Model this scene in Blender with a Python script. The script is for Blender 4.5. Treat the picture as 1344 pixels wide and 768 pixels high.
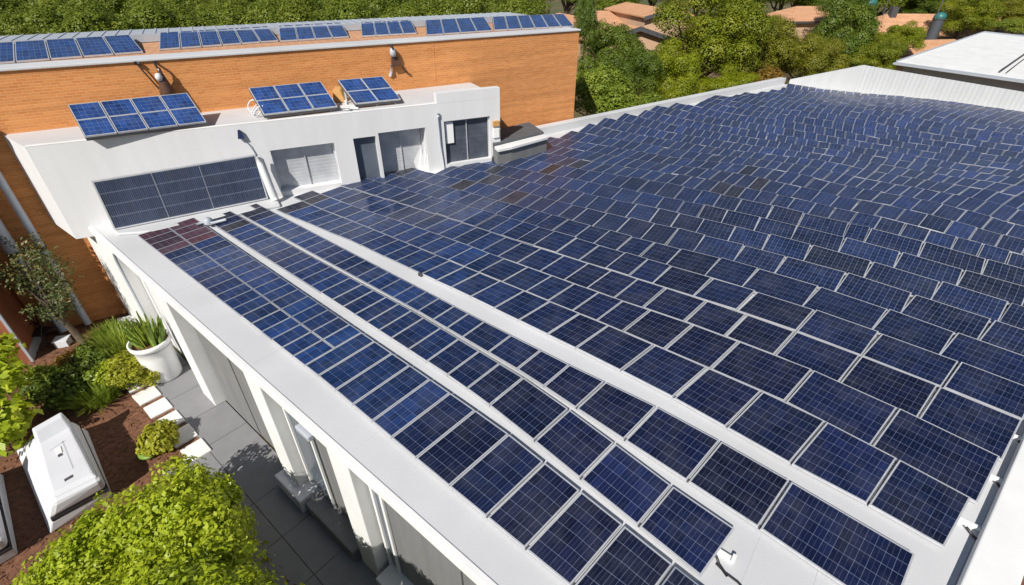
import bpy, math, random
import numpy as np
from mathutils import Vector

random.seed(7); RNG = np.random.default_rng(7)
for o in list(bpy.data.objects): bpy.data.objects.remove(o)
SC = bpy.context.scene
COL = SC.collection

# ------------------------------------------------------------------ camera
CAMH = 10.4; RZ = 4.0; HH = CAMH - RZ          # camera height, roof height
FOC = 640.0                                     # focal length in photo pixels (1344 wide)
PITCH = math.atan((384 + 47) / FOC)
cam = bpy.data.cameras.new('camera'); cam.sensor_width = 36; cam.lens = 36 * FOC / 1344
cam.clip_start = 0.1; cam.clip_end = 3000
co = bpy.data.objects.new('camera', cam); COL.objects.link(co)
co.location = (0, 0, CAMH); co.rotation_euler = (math.pi / 2 - PITCH, 0, 0)
SC.camera = co

# ------------------------------------------------------------------ light
EL = math.radians(41.5); LX, LY = 0.42, 0.9075    # direction in which the sunlight travels over the ground
SC.world = bpy.data.worlds.new('World'); SC.world.use_nodes = True
nt = SC.world.node_tree; bg = nt.nodes['Background']
sky = nt.nodes.new('ShaderNodeTexSky'); sky.sky_type = 'NISHITA'; sky.sun_disc = False
sky.sun_elevation = EL; sky.sun_rotation = math.atan2(-LX, -LY); sky.dust_density = 0.6; sky.ozone_density = 1.5
nt.links.new(sky.outputs[0], bg.inputs[0]); bg.inputs[1].default_value = 0.055
sun = bpy.data.lights.new('sun', 'SUN'); sun.energy = 4.95; sun.angle = math.radians(0.5); sun.color = (1, 0.955, 0.88)
so = bpy.data.objects.new('sun', sun); COL.objects.link(so)
so.rotation_euler = Vector((LX * math.cos(EL), LY * math.cos(EL), -math.sin(EL))).to_track_quat('-Z', 'Y').to_euler()
so.location = (-10, -30, 40)
SC.view_settings.view_transform = 'Standard'; SC.view_settings.look = 'None'
SC.view_settings.gamma = 1; SC.view_settings.exposure = 0.12
SC.render.engine = 'CYCLES'
SC.cycles.max_bounces = 6; SC.cycles.transparent_max_bounces = 4

# ------------------------------------------------------------------ geometry helpers
CAM = Vector((0, 0, CAMH))
FW = Vector((0, math.cos(PITCH), -math.sin(PITCH))); UP = Vector((0, math.sin(PITCH), math.cos(PITCH)))
def ray(x, y): return FW * FOC + Vector((1, 0, 0)) * (x - 672) + UP * (384 - y)
def Z(x, y, z):                                  # surveyed point: the photo's sight line met at height z
    r = ray(x, y); return CAM + r * ((z - CAMH) / r.z)
def V(x, y, P, Q):                               # sight line met at the vertical plane through P and Q
    d = Q - P; n = Vector((d.y, -d.x, 0)); r = ray(x, y); return CAM + r * ((P - CAM).dot(n) / r.dot(n))
def at(x, y, D):                                 # sight line met D metres ahead
    r = ray(x, y); return CAM + r * (D / r.y)
D1 = Vector((-.77284, .6346, 0)); NN = Vector((.6346, .77284, 0))   # along the panel rows / across them
def SL(s, lat, z=RZ):                            # roof coordinates, in roof-height units
    p = (D1 * s + NN * lat) * HH; return Vector((p.x, p.y, z))
def SLm(s, lat, z=0):                            # same axes in metres
    p = D1 * s + NN * lat; return Vector((p.x, p.y, z))

class MB:
    def __init__(self): self.v = []; self.f = []; self.m = []; self.uv = []; self.c = []; self.smooth = []
    def face(self, pts, m=0, uv=None, c=(1, 1, 1), sm=False):
        i = len(self.v); self.v += [tuple(p) for p in pts]; self.f.append(tuple(range(i, i + len(pts))))
        self.m.append(m); self.c.append(c); self.smooth.append(sm)
        if uv is None:
            P = [Vector(p) for p in pts]
            n = (P[1] - P[0]).cross(P[2] - P[0])
            if n.length < 1e-12: n = Vector((0, 0, 1))
            n.normalize()
            if abs(n.z) > .9: t = Vector((1, 0, 0)); b = Vector((0, 1, 0))
            else:
                t = Vector((0, 0, 1)).cross(n).normalized(); b = Vector((0, 0, 1))
            uv = [(p.dot(t), p.dot(b)) for p in P]
        self.uv.append(uv)
    def prism(self, base, top, m=0, bottom=True):
        n = len(base)
        self.face(top, m)
        if bottom: self.face(list(reversed(base)), m)
        for i in range(n):
            j = (i + 1) % n; self.face([base[i], base[j], top[j], top[i]], m)
    def slab(self, poly, z0, z1, m=0):
        poly = [Vector((p[0], p[1], 0)) for p in poly]
        a = sum(poly[i].x * poly[(i + 1) % len(poly)].y - poly[(i + 1) % len(poly)].x * poly[i].y for i in range(len(poly)))
        if a < 0: poly = poly[::-1]
        self.prism([Vector((p.x, p.y, z0)) for p in poly], [Vector((p.x, p.y, z1)) for p in poly], m)
    def box(self, o, ax, ay, az, m=0):           # corner + three edge vectors
        o = Vector(o); ax = Vector(ax); ay = Vector(ay); az = Vector(az)
        if ax.cross(ay).dot(az) < 0: ax, ay = ay, ax
        b = [o, o + ax, o + ax + ay, o + ay]
        self.prism(b, [p + az for p in b], m)
    def tube(self, pts, rad, n=8, m=0, caps=True):
        pts = [Vector(p) for p in pts]
        if not hasattr(rad, '__len__'): rad = [rad] * len(pts)
        rings = []; ref = Vector((.13, .27, 1)).normalized()
        for i, p in enumerate(pts):
            t = (pts[min(i + 1, len(pts) - 1)] - pts[max(i - 1, 0)]).normalized()
            r = ref if abs(t.dot(ref)) < .95 else Vector((1, 0, 0))
            a = t.cross(r).normalized(); b = t.cross(a)
            rings.append([p + (a * math.cos(2 * math.pi * k / n) + b * math.sin(2 * math.pi * k / n)) * rad[i] for k in range(n)])
        for i in range(len(pts) - 1):
            for k in range(n):
                l = (k + 1) % n; self.face([rings[i][k], rings[i][l], rings[i + 1][l], rings[i + 1][k]], m, sm=True)
        if caps: self.face(rings[0], m); self.face(rings[-1][::-1], m)
    def lathe(self, c, prof, n=24, m=0):         # prof: (radius, z)
        c = Vector(c); rings = [[c + Vector((r * math.cos(2 * math.pi * k / n), r * math.sin(2 * math.pi * k / n), z)) for k in range(n)] for r, z in prof]
        for i in range(len(prof) - 1):
            for k in range(n):
                l = (k + 1) % n; self.face([rings[i][k], rings[i][l], rings[i + 1][l], rings[i + 1][k]], m, sm=True)
    def build(self, name, mats, parent=None, bevel=0):
        me = bpy.data.meshes.new(name); me.from_pydata(self.v, [], self.f)
        if not isinstance(mats, (list, tuple)): mats = [mats]
        for k in mats: me.materials.append(k)
        me.polygons.foreach_set('material_index', self.m)
        me.polygons.foreach_set('use_smooth', self.smooth)
        ul = me.uv_layers.new(name='UVMap'); ul.data.foreach_set('uv', [q for f in self.uv for p in f for q in p])
        ca = me.color_attributes.new('tint', 'FLOAT_COLOR', 'CORNER')
        ca.data.foreach_set('color', [q for f, c in zip(self.f, self.c) for _ in f for q in (c[0], c[1], c[2], 1.0)])
        if bevel or any(self.smooth):
            import bmesh
            bm = bmesh.new(); bm.from_mesh(me); bmesh.ops.remove_doubles(bm, verts=bm.verts, dist=1e-4)
            if bevel:
                es = [e for e in bm.edges if len(e.link_faces) == 2 and e.calc_face_angle(0) > .5]
                bmesh.ops.bevel(bm, geom=es, offset=bevel, segments=2, profile=.5, affect='EDGES', clamp_overlap=True)
            bm.to_mesh(me); bm.free()
        o = bpy.data.objects.new(name, me); COL.objects.link(o)
        if parent is not None: o.parent = parent
        return o

def tag(o, label=None, cat=None, group=None, kind=None):
    if label: o['label'] = label
    if cat: o['category'] = cat
    if group: o['group'] = group
    if kind: o['kind'] = kind
    return o
def thing(name, label, cat, loc, group=None):
    o = bpy.data.objects.new(name, None); COL.objects.link(o); o.empty_display_size = .2
    o.location = loc; tag(o, label, cat, group)
    return o
def part(name, mb, mat, root, bevel=0, label=None):   # geometry given in world coordinates
    off = Vector((0, 0, 0)); p = root
    while p is not None: off += p.location; p = p.parent
    mb.v = [(v[0] - off.x, v[1] - off.y, v[2] - off.z) for v in mb.v]
    o = mb.build(name, mat, root, bevel)
    if label: o['label'] = label
    return o
def ordinal(n): return f"{n}{'th' if 10 <= n % 100 <= 20 else {1: 'st', 2: 'nd', 3: 'rd'}.get(n % 10, 'th')}"

# ------------------------------------------------------------------ materials
def newmat(name):
    m = bpy.data.materials.new(name); m.use_nodes = True
    return m, m.node_tree.nodes, m.node_tree.links, m.node_tree.nodes['Principled BSDF']
def mat(name, col, rough=.6, var=.08, scale=3.0, metal=0, spec=.5, bump=0, bscale=40, streak=False):
    m, N, L, b = newmat(name)
    b.inputs['Roughness'].default_value = rough; b.inputs['Metallic'].default_value = metal
    b.inputs['Specular IOR Level'].default_value = spec
    g = N.new('ShaderNodeNewGeometry')
    n1 = N.new('ShaderNodeTexNoise'); n1.inputs['Scale'].default_value = scale; n1.inputs['Detail'].default_value = 6
    mp = N.new('ShaderNodeMapping'); L.new(g.outputs['Position'], mp.inputs['Vector'])
    if streak: mp.inputs['Scale'].default_value = (3, 3, .25)
    L.new(mp.outputs[0], n1.inputs['Vector'])
    r = N.new('ShaderNodeMapRange'); r.inputs[1].default_value = .25; r.inputs[2].default_value = .75
    r.inputs[3].default_value = 1 - var; r.inputs[4].default_value = 1 + var
    L.new(n1.outputs['Fac'], r.inputs[0])
    mx = N.new('ShaderNodeMix'); mx.data_type = 'RGBA'; mx.blend_type = 'MULTIPLY'; mx.inputs[0].default_value = 1
    mx.inputs[6].default_value = (*col, 1); L.new(r.outputs[0], mx.inputs[7]); L.new(mx.outputs[2], b.inputs['Base Color'])
    if bump:
        n2 = N.new('ShaderNodeTexNoise'); n2.inputs['Scale'].default_value = bscale; n2.inputs['Detail'].default_value = 4
        L.new(g.outputs['Position'], n2.inputs['Vector'])
        bp = N.new('ShaderNodeBump'); bp.inputs['Strength'].default_value = bump; bp.inputs['Distance'].default_value = .02
        L.new(n2.outputs['Fac'], bp.inputs['Height']); L.new(bp.outputs[0], b.inputs['Normal'])
    return m
def brick_mat(name, c1, c2, mortar, bw=.23, bh=.075, ms=.012, stain=.25):
    m, N, L, b = newmat(name); b.inputs['Roughness'].default_value = .85; b.inputs['Specular IOR Level'].default_value = .2
    uv = N.new('ShaderNodeUVMap'); uv.uv_map = 'UVMap'
    t = N.new('ShaderNodeTexBrick'); t.inputs['Scale'].default_value = 1; t.inputs['Brick Width'].default_value = bw
    t.inputs['Row Height'].default_value = bh; t.inputs['Mortar Size'].default_value = ms; t.inputs['Mortar Smooth'].default_value = .3
    t.inputs['Color1'].default_value = (*c1, 1); t.inputs['Color2'].default_value = (*c2, 1); t.inputs['Mortar'].default_value = (*mortar, 1)
    L.new(uv.outputs[0], t.inputs['Vector'])
    mp = N.new('ShaderNodeMapping'); mp.inputs['Scale'].default_value = (.18, 3.2, 1); L.new(uv.outputs[0], mp.inputs['Vector'])
    n1 = N.new('ShaderNodeTexNoise'); n1.inputs['Scale'].default_value = 1.2; n1.inputs['Detail'].default_value = 8; n1.inputs['Roughness'].default_value = .7
    L.new(mp.outputs[0], n1.inputs['Vector'])
    r = N.new('ShaderNodeMapRange'); r.inputs[1].default_value = .3; r.inputs[2].default_value = .7; r.inputs[3].default_value = 1 - stain; r.inputs[4].default_value = 1 + stain * .6
    L.new(n1.outputs['Fac'], r.inputs[0])
    mx = N.new('ShaderNodeMix'); mx.data_type = 'RGBA'; mx.blend_type = 'MULTIPLY'; mx.inputs[0].default_value = 1
    L.new(t.outputs['Color'], mx.inputs[6]); L.new(r.outputs[0], mx.inputs[7]); L.new(mx.outputs[2], b.inputs['Base Color'])
    bp = N.new('ShaderNodeBump'); bp.inputs['Strength'].default_value = .4; bp.inputs['Distance'].default_value = .01; bp.invert = True
    L.new(t.outputs['Fac'], bp.inputs['Height']); L.new(bp.outputs[0], b.inputs['Normal'])
    return m
def glass_mat(name='solar_glass', line=(.24, .28, .40), rough=.13, thick=(.022, .022), vis=.55, spec=.5):
    m, N, L, b = newmat(name); b.inputs['Roughness'].default_value = rough; b.inputs['Specular IOR Level'].default_value = spec
    uv = N.new('ShaderNodeUVMap'); uv.uv_map = 'UVMap'
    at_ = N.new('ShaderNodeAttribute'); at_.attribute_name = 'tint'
    sp = N.new('ShaderNodeSeparateXYZ'); L.new(uv.outputs[0], sp.inputs[0])
    def M(op, a, bb=None):
        n = N.new('ShaderNodeMath'); n.operation = op
        for i, q in enumerate((a, bb)):
            if q is None: continue
            if isinstance(q, (int, float)): n.inputs[i].default_value = q
            else: L.new(q, n.inputs[i])
        return n.outputs[0]
    def edge(c, th):                       # 1 on a line at whole numbers
        f = M('FRACT', c); d = M('MINIMUM', f, M('SUBTRACT', 1.0, f)); return M('LESS_THAN', d, th)
    lx = edge(sp.outputs[0], thick[0]); ly = edge(sp.outputs[1], thick[1])
    bus = M('MULTIPLY', edge(M('MULTIPLY', sp.outputs[0], 2.0), .03), .22)
    dia = N.new('ShaderNodeTexNoise'); dia.inputs['Scale'].default_value = .9; dia.inputs['Detail'].default_value = 3
    L.new(uv.outputs[0], dia.inputs['Vector'])
    amt = N.new('ShaderNodeMapRange'); amt.inputs[1].default_value = .3; amt.inputs[2].default_value = .7; amt.inputs[3].default_value = vis * .55; amt.inputs[4].default_value = vis
    L.new(dia.outputs['Fac'], amt.inputs[0])
    both = M('MAXIMUM', M('MULTIPLY', M('MAXIMUM', lx, ly), amt.outputs[0]), bus)
    spot = M('MULTIPLY', lx, ly); fac = M('MINIMUM', M('ADD', both, M('MULTIPLY', spot, .5)), 1.0)
    wn = N.new('ShaderNodeTexWhiteNoise'); wn.noise_dimensions = '3D'
    fl = N.new('ShaderNodeVectorMath'); fl.operation = 'FLOOR'; L.new(uv.outputs[0], fl.inputs[0]); L.new(fl.outputs[0], wn.inputs['Vector'])
    rr = N.new('ShaderNodeMapRange'); rr.inputs[3].default_value = .72; rr.inputs[4].default_value = 1.3; L.new(wn.outputs['Value'], rr.inputs[0])
    g = N.new('ShaderNodeNewGeometry')
    dn = N.new('ShaderNodeTexNoise'); dn.inputs['Scale'].default_value = 1.1; dn.inputs['Detail'].default_value = 5; L.new(g.outputs['Position'], dn.inputs['Vector'])
    dr = N.new('ShaderNodeMapRange'); dr.inputs[1].default_value = .3; dr.inputs[2].default_value = .7; dr.inputs[3].default_value = .75; dr.inputs[4].default_value = 1.25; L.new(dn.outputs['Fac'], dr.inputs[0])
    cm = M('MULTIPLY', rr.outputs[0], dr.outputs[0])
    mx = N.new('ShaderNodeMix'); mx.data_type = 'RGBA'; mx.blend_type = 'MULTIPLY'; mx.inputs[0].default_value = 1
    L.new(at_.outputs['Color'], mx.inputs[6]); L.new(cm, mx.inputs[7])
    m2 = N.new('ShaderNodeMix'); m2.data_type = 'RGBA'; L.new(fac, m2.inputs[0]); L.new(mx.outputs[2], m2.inputs[6]); m2.inputs[7].default_value = (*line, 1)
    du = N.new('ShaderNodeTexNoise'); du.inputs['Scale'].default_value = 1.7; du.inputs['Detail'].default_value = 7; du.inputs['Roughness'].default_value = .7
    L.new(g.outputs['Position'], du.inputs['Vector'])
    df = N.new('ShaderNodeMapRange'); df.inputs[1].default_value = .45; df.inputs[2].default_value = .85; df.inputs[3].default_value = 0; df.inputs[4].default_value = .16; L.new(du.outputs['Fac'], df.inputs[0])
    m3 = N.new('ShaderNodeMix'); m3.data_type = 'RGBA'; L.new(df.outputs[0], m3.inputs[0]); L.new(m2.outputs[2], m3.inputs[6]); m3.inputs[7].default_value = (.26, .26, .28, 1)
    L.new(m3.outputs[2], b.inputs['Base Color'])
    # dust: a little broad roughness
    ro = N.new('ShaderNodeMapRange'); ro.inputs[1].default_value = .3; ro.inputs[2].default_value = .7; ro.inputs[3].default_value = rough; ro.inputs[4].default_value = rough + .14
    L.new(dn.outputs['Fac'], ro.inputs[0]); L.new(ro.outputs[0], b.inputs['Roughness'])
    return m
def leaf_mat(name, c1, c2, c3, trans=.3, rnd=.4):
    m, N, L, b = newmat(name); out = [n for n in N if n.type == 'OUTPUT_MATERIAL'][0]
    g = N.new('ShaderNodeNewGeometry')
    cr = N.new('ShaderNodeValToRGB'); e = cr.color_ramp.elements
    e[0].color = (*c1, 1); e[1].color = (*c3, 1); k = e.new(.5); k.color = (*c2, 1)
    n1 = N.new('ShaderNodeTexNoise'); n1.inputs['Scale'].default_value = .55; n1.inputs['Detail'].default_value = 2
    L.new(g.outputs['Position'], n1.inputs['Vector'])
    a = N.new('ShaderNodeMath'); a.operation = 'MULTIPLY_ADD'; a.inputs[1].default_value = rnd
    L.new(g.outputs['Random Per Island'], a.inputs[0])
    s2 = N.new('ShaderNodeMath'); s2.operation = 'MULTIPLY_ADD'; s2.inputs[1].default_value = 1.0; s2.inputs[2].default_value = -.2
    L.new(n1.outputs['Fac'], s2.inputs[0]); L.new(s2.outputs[0], a.inputs[2]); L.new(a.outputs[0], cr.inputs[0])
    L.new(cr.outputs[0], b.inputs['Base Color']); b.inputs['Roughness'].default_value = .45; b.inputs['Specular IOR Level'].default_value = .35
    t = N.new('ShaderNodeBsdfTranslucent'); L.new(cr.outputs[0], t.inputs[0])
    ms = N.new('ShaderNodeMixShader'); ms.inputs[0].default_value = trans
    L.new(b.outputs[0], ms.inputs[1]); L.new(t.outputs[0], ms.inputs[2]); L.new(ms.outputs[0], out.inputs[0])
    return m

M = {}
M['membrane'] = mat('roof_membrane', (.58, .585, .60), .7, .09, .55, bump=.15, bscale=60)
M['white'] = mat('white_paint', (.80, .80, .79), .6, .08, 1.1, bump=.05, bscale=30)
M['facade'] = mat('white_render', (.68, .68, .69), .8, .05, .9, bump=.12, bscale=50, streak=True)
M['alu'] = mat('aluminium', (.62, .63, .66), .38, .1, 8, metal=.35)
M['alu_field'] = mat('aluminium_anodised', (.40, .42, .49), .45, .1, 8, metal=.3)
M['rail'] = mat('dark_rail', (.10, .10, .11), .5, .1, 8, metal=.3)
M['dark'] = mat('dark_gap', (.07, .075, .085), .7, .1, 4)
M['grey'] = mat('grey_cladding', (.20, .20, .20), .55, .12, 1.5, streak=True)
M['shutter'] = mat('silver_shutter', (.54, .55, .57), .38, .18, 2.0, metal=.25)
M['winglass'] = mat('window_glass', (.10, .12, .15), .12, .2, 1.5, spec=.8)
M['louver'] = mat('louver_glass', (.075, .085, .11), .4, .25, 3, spec=.4)
M['lid'] = mat('grey_lid', (.11, .115, .125), .7, .2, 4, spec=.2)
M['paving'] = mat('paving', (.23, .23, .24), .8, .08, 2.5, bump=.2, bscale=80)
M['plastic'] = mat('white_plastic', (.66, .67, .70), .42, .05, 2, bump=.03, bscale=20)
M['plasticgrey'] = mat('grey_plastic', (.42, .45, .50), .45, .05, 2)
M['black'] = mat('black_metal', (.025, .025, .028), .4, .1, 6)
M['mulch'] = mat('mulch', (.17, .075, .04), .95, .5, 9, bump=1.0, bscale=35)
M['stone'] = mat('white_stone', (.78, .77, .75), .7, .06, 4, bump=.15, bscale=40)
M['bark'] = mat('bark', (.10, .07, .045), .9, .3, 12, bump=.6, bscale=40)
M['orange_tile'] = brick_mat('roof_tiles', (.64, .36, .21), (.58, .31, .17), (.44, .23, .13), .3, .33, .02, .25)
M['brick'] = brick_mat('orange_brick', (.70, .29, .095), (.61, .225, .068), (.66, .36, .17), ms=.009)
M['houseplaster'] = mat('house_render', (.52, .34, .22), .85, .1, 1)
M['corr'] = mat('corrugated_white', (.50, .51, .52), .55, .06, 1, streak=True)
M['brown'] = mat('brown_glass', (.10, .05, .03), .2, .2, 8)
M['tan'] = mat('tan_canvas', (.55, .30, .10), .8, .15, 8)
M['teal'] = mat('teal_plastic', (.03, .15, .14), .45, .1, 5)
M['navyplastic'] = mat('navy_plastic', (.02, .03, .10), .4, .1, 5)
M['rust'] = mat('timber', (.30, .10, .045), .8, .2, 4, streak=True)
M['glass'] = glass_mat()
M['glassfar'] = glass_mat('solar_glass_striped', (.26, .30, .42), .3, (.04, .022), .55, .38)
M['glassdeck'] = glass_mat('solar_glass_deck', rough=.25, spec=.22, thick=(.035, .035), vis=.5)
M['fineglass'] = glass_mat('solar_glass_fine', (.16, .19, .26), .3, (.16, .05), .6)
M['leaf_bright'] = leaf_mat('leaf_bright', (0.24, 0.33, 0.012), (0.42, 0.5, 0.025), (0.58, 0.6, 0.05), .35)
M['leaf_tree'] = leaf_mat('leaf_tree', (0.090, 0.131, 0.009), (0.207, 0.243, 0.016), (0.378, 0.360, 0.027), .3)
M['leaf_dark'] = leaf_mat('leaf_dark', (0.06, 0.1, 0.012), (0.11, 0.165, 0.018), (0.2, 0.24, 0.025), .25)
M['leaf_wood'] = leaf_mat('leaf_wood', (0.09, 0.13, 0.012), (0.17, 0.22, 0.022), (0.3, 0.31, 0.04), .3)
M['leaf_yellow'] = leaf_mat('leaf_yellow', (0.25, 0.29, 0.02), (0.42, 0.42, 0.035), (0.55, 0.48, 0.05), .35)
M['leaf_lime'] = leaf_mat('leaf_lime', (0.117, 0.162, 0.007), (0.252, 0.297, 0.013), (0.432, 0.423, 0.027), .3)
M['leaf_olive'] = leaf_mat('leaf_olive', (0.099, 0.117, 0.011), (0.216, 0.225, 0.020), (0.378, 0.324, 0.036), .3)
M['leaf_rust'] = leaf_mat('leaf_rust', (.14, .12, .02), (.25, .15, .02), (.33, .17, .02), .3)
M['leaf_dry'] = leaf_mat('leaf_dry', (.06, .10, .03), (.12, .15, .05), (.32, .18, .06), .25)
M['leaf_grass'] = leaf_mat('leaf_grass', (0.13, 0.21, 0.02), (0.26, 0.33, 0.04), (0.42, 0.43, 0.08), .35)

def ground_mat():
    m, N, L, b = newmat('ground_earth'); b.inputs['Roughness'].default_value = .95
    g = N.new('ShaderNodeNewGeometry')
    n1 = N.new('ShaderNodeTexNoise'); n1.inputs['Scale'].default_value = .12; n1.inputs['Detail'].default_value = 8
    L.new(g.outputs['Position'], n1.inputs['Vector'])
    cr = N.new('ShaderNodeValToRGB'); e = cr.color_ramp.elements
    e[0].position = .38; e[0].color = (.06, .09, .02, 1); e[1].position = .62; e[1].color = (.17, .11, .06, 1)
    L.new(n1.outputs['Fac'], cr.inputs[0]); L.new(cr.outputs[0], b.inputs['Base Color'])
    n2 = N.new('ShaderNodeTexNoise'); n2.inputs['Scale'].default_value = 14; n2.inputs['Detail'].default_value = 4
    L.new(g.outputs['Position'], n2.inputs['Vector'])
    bp = N.new('ShaderNodeBump'); bp.inputs['Strength'].default_value = .8; bp.inputs['Distance'].default_value = .08
    L.new(n2.outputs['Fac'], bp.inputs['Height']); L.new(bp.outputs[0], b.inputs['Normal'])
    return m
M['earth'] = ground_mat()

# ------------------------------------------------------------------ setting: ground
mb = MB(); mb.face([(-900, -200, 0), (900, -200, 0), (900, 1500, 0), (-900, 1500, 0)])
tag(mb.build('ground', M['earth']), kind='structure')
mb = MB(); mb.slab([SLm(-3, -9), SLm(23, -9), SLm(23, 2.0), SLm(-3, 2.0)], -.1, .012)
tag(mb.build('mulch_bed', M['mulch']), kind='structure')
mb = MB()
for i, s in enumerate(np.arange(-2.4, 17.6, 1.25)):
    for j, (l0, l1) in enumerate(((.30, 1.33), (1.345, 2.40))):
        if j == 0 and s > 11: continue
        mb.slab([SLm(s, l0), SLm(s + 1.235, l0), SLm(s + 1.235, l1), SLm(s, l1)], -.05, .03)
tag(mb.build('paving', M['paving']), kind='structure')
mb = MB(); mb.slab([SLm(-8, -.5), SLm(-2.8, -.5), SLm(-2.8, 60), SLm(-40, 60), SLm(-40, -.5)], -.1, .008)
tag(mb.build('bare_soil', M['mulch']), kind='structure')
# ragged mulch chips are scattered further down as ground litter

# ------------------------------------------------------------------ the long white building
def wall_line(lat): return 2.07 - .276 * (lat - 2.62)           # far-left roof edge (s as a function of lat)
def right_line(lat): return -.37 - .2 * (min(lat, 1.5) - .914) - .36 * max(0, lat - 1.5)            # right parapet's inner line
FP = Vector((-12.76, 12.72, 0)); FD = Vector((.9047, .4266, 0)).normalized(); FN = Vector((FD.y, -FD.x, 0))
LEDGE = .332
LB = thing('long_white_building', 'long single-storey white building whose flat roof is covered with rows of solar panels', 'building', SLm(8, 2.2))
roof_poly = [SL(3.0, LEDGE + .012), SL(right_line(LEDGE), LEDGE + .012), SL(right_line(1.5), 1.5), SL(right_line(5.78), 5.78), SL(.5, 5.80), SL(wall_line(5.78) + .06, 5.78), SL(wall_line(2.3) + .06, 2.3),
             Vector((FP.x + FD.x * 13.6, FP.y + FD.y * 13.6 + .8, 0)), Vector((FP.x - FN.x * .9, FP.y - FN.y * .9, 0))]
mb = MB(); mb.slab(roof_poly, RZ - .30, RZ); part('roof_slab', mb, M['membrane'], LB)
# seams in the membrane: thin welded laps
for s in (.10, .42, .80, 1.30, 1.9):
    mb = MB(); mb.box(SL(s, LEDGE + .02, RZ + .001), D1 * .03, NN * (.095 * HH), (0, 0, .003)); part('membrane_seam', mb, M['membrane'], LB)
for s in (-.16, -.05):
    mb = MB(); mb.box(SL(s, .62, RZ + .001), D1 * .03, NN * (.3 * HH), (0, 0, .003)); part('membrane_seam', mb, M['membrane'], LB)
# fascia along the garden edge (flush top lip)
mb = MB()
mb.box(SL(3.0, LEDGE - .004, RZ - .20), D1 * (-(3.0 + .6) * HH), NN * .105, (0, 0, .215))
part('fascia', mb, M['white'], LB, bevel=.012)
mb = MB(); mb.box(SLm(19.1, 2.30, 3.30), D1 * -24, NN * .5, (0, 0, .50)); part('soffit_shade', mb, M['dark'], LB)  # dark box stands in for the shade under the fascia
mb = MB(); mb.box(SLm(19.1, 2.52, 0), D1 * -24, NN * .25, (0, 0, 3.7)); part('garden_wall', mb, M['grey'], LB)
for s0, s1 in ((16.4, 19.1), (12.6, 13.4), (8.05, 8.7), (5.2, 5.8), (.2, .9)):
    mb = MB(); mb.box(SLm(s0, 2.14, 0), D1 * (s1 - s0), NN * .40, (0, 0, 3.79)); part('column', mb, M['white'], LB, bevel=.015)
# cladding panels between the columns: (start, end, recess, material)
for s0, s1, l, k in ((10.62, 12.48, 2.42, 'grey'), (8.78, 10.60, 2.44, 'grey'), (13.55, 16.35, 2.46, 'facade'), (2.98, 4.75, 2.40, 'grey'), (.95, 2.95, 2.41, 'grey'), (-2.6, .15, 2.42, 'grey')):
    mb = MB(); mb.box(SLm(s0, l, .05), D1 * (s1 - s0), NN * .09, (0, 0, 3.25)); part('cladding_panel', mb, M[k], LB, bevel=.01)
for s0, s1 in ((7.0, 7.95), (4.78, 5.12)):
    mb = MB(); mb.box(SLm(s0, 2.40, .35), D1 * (s1 - s0), NN * .06, (0, 0, 2.95)); w = part('window', mb, M['winglass'], LB)
    mb = MB()
    for a in (s0, s1 - .07): mb.box(SLm(a, 2.36, .3), D1 * .07, NN * .12, (0, 0, 3.0))
    mb.box(SLm(s0, 2.362, .28), D1 * (s1 - s0), NN * .11, (0, 0, .08)); part('window_frame', mb, M['white'], w)
mb = MB(); mb.box(SLm(5.9, 2.42, .05), D1 * 1.05, NN * .08, (0, 0, 3.25)); part('door', mb, M['grey'], LB, bevel=.01)
mb = MB(); mb.box(SLm(7.7, 1.93, .03), D1 * 1.1, NN * .5, (0, 0, .45)); part('step_block', mb, M['plastic'], LB, bevel=.03)
mb = MB(); mb.box(SLm(5.9, 2.02, .03), D1 * 1.78, NN * .45, (0, 0, .34)); part('step_block', mb, M['grey'], LB, bevel=.02)
mb = MB(); mb.box(SLm(4.4, 2.0, .03), D1 * .7, NN * .5, (0, 0, .42)); mb.box(SLm(1.0, 2.1, .03), D1 * 3.3, NN * .4, (0, 0, .25)); part('plinth', mb, M['stone'], LB, bevel=.02)
for s in (15.9,):
    mb = MB(); mb.tube([SLm(s, 2.11, 3.8), SLm(s, 2.08, 3.6), SLm(s, 2.09, .1)], .035); part('downpipe', mb, M['plasticgrey'], LB)
mb = MB(); mb.box(SLm(6.15, 2.03, 3.62), D1 * .42, NN * .12, (0, 0, .12)); part('gutter_outlet', mb, M['plasticgrey'], LB, bevel=.02)
# end wall of the long building next to the brick building
mb = MB(); mb.box(SLm(19.1, 2.14, 0), D1 * .3, NN * 3, (0, 0, 3.72)); part('end_wall', mb, M['white'], LB)
# far-left parapet
def para(lat0, lat1, inner, outer, z0, z1, m, name):
    mb = MB(); P = [SL(wall_line(lat0) + inner, lat0), SL(wall_line(lat1) + inner, lat1), SL(wall_line(lat1) + outer, lat1), SL(wall_line(lat0) + outer, lat0)]
    mb.slab(P, z0, z1); return part(name, mb, m, LB, bevel=.02)
para(2.42, 5.80, .015, .075, 0, RZ + .36, M['membrane'], 'parapet')
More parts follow.
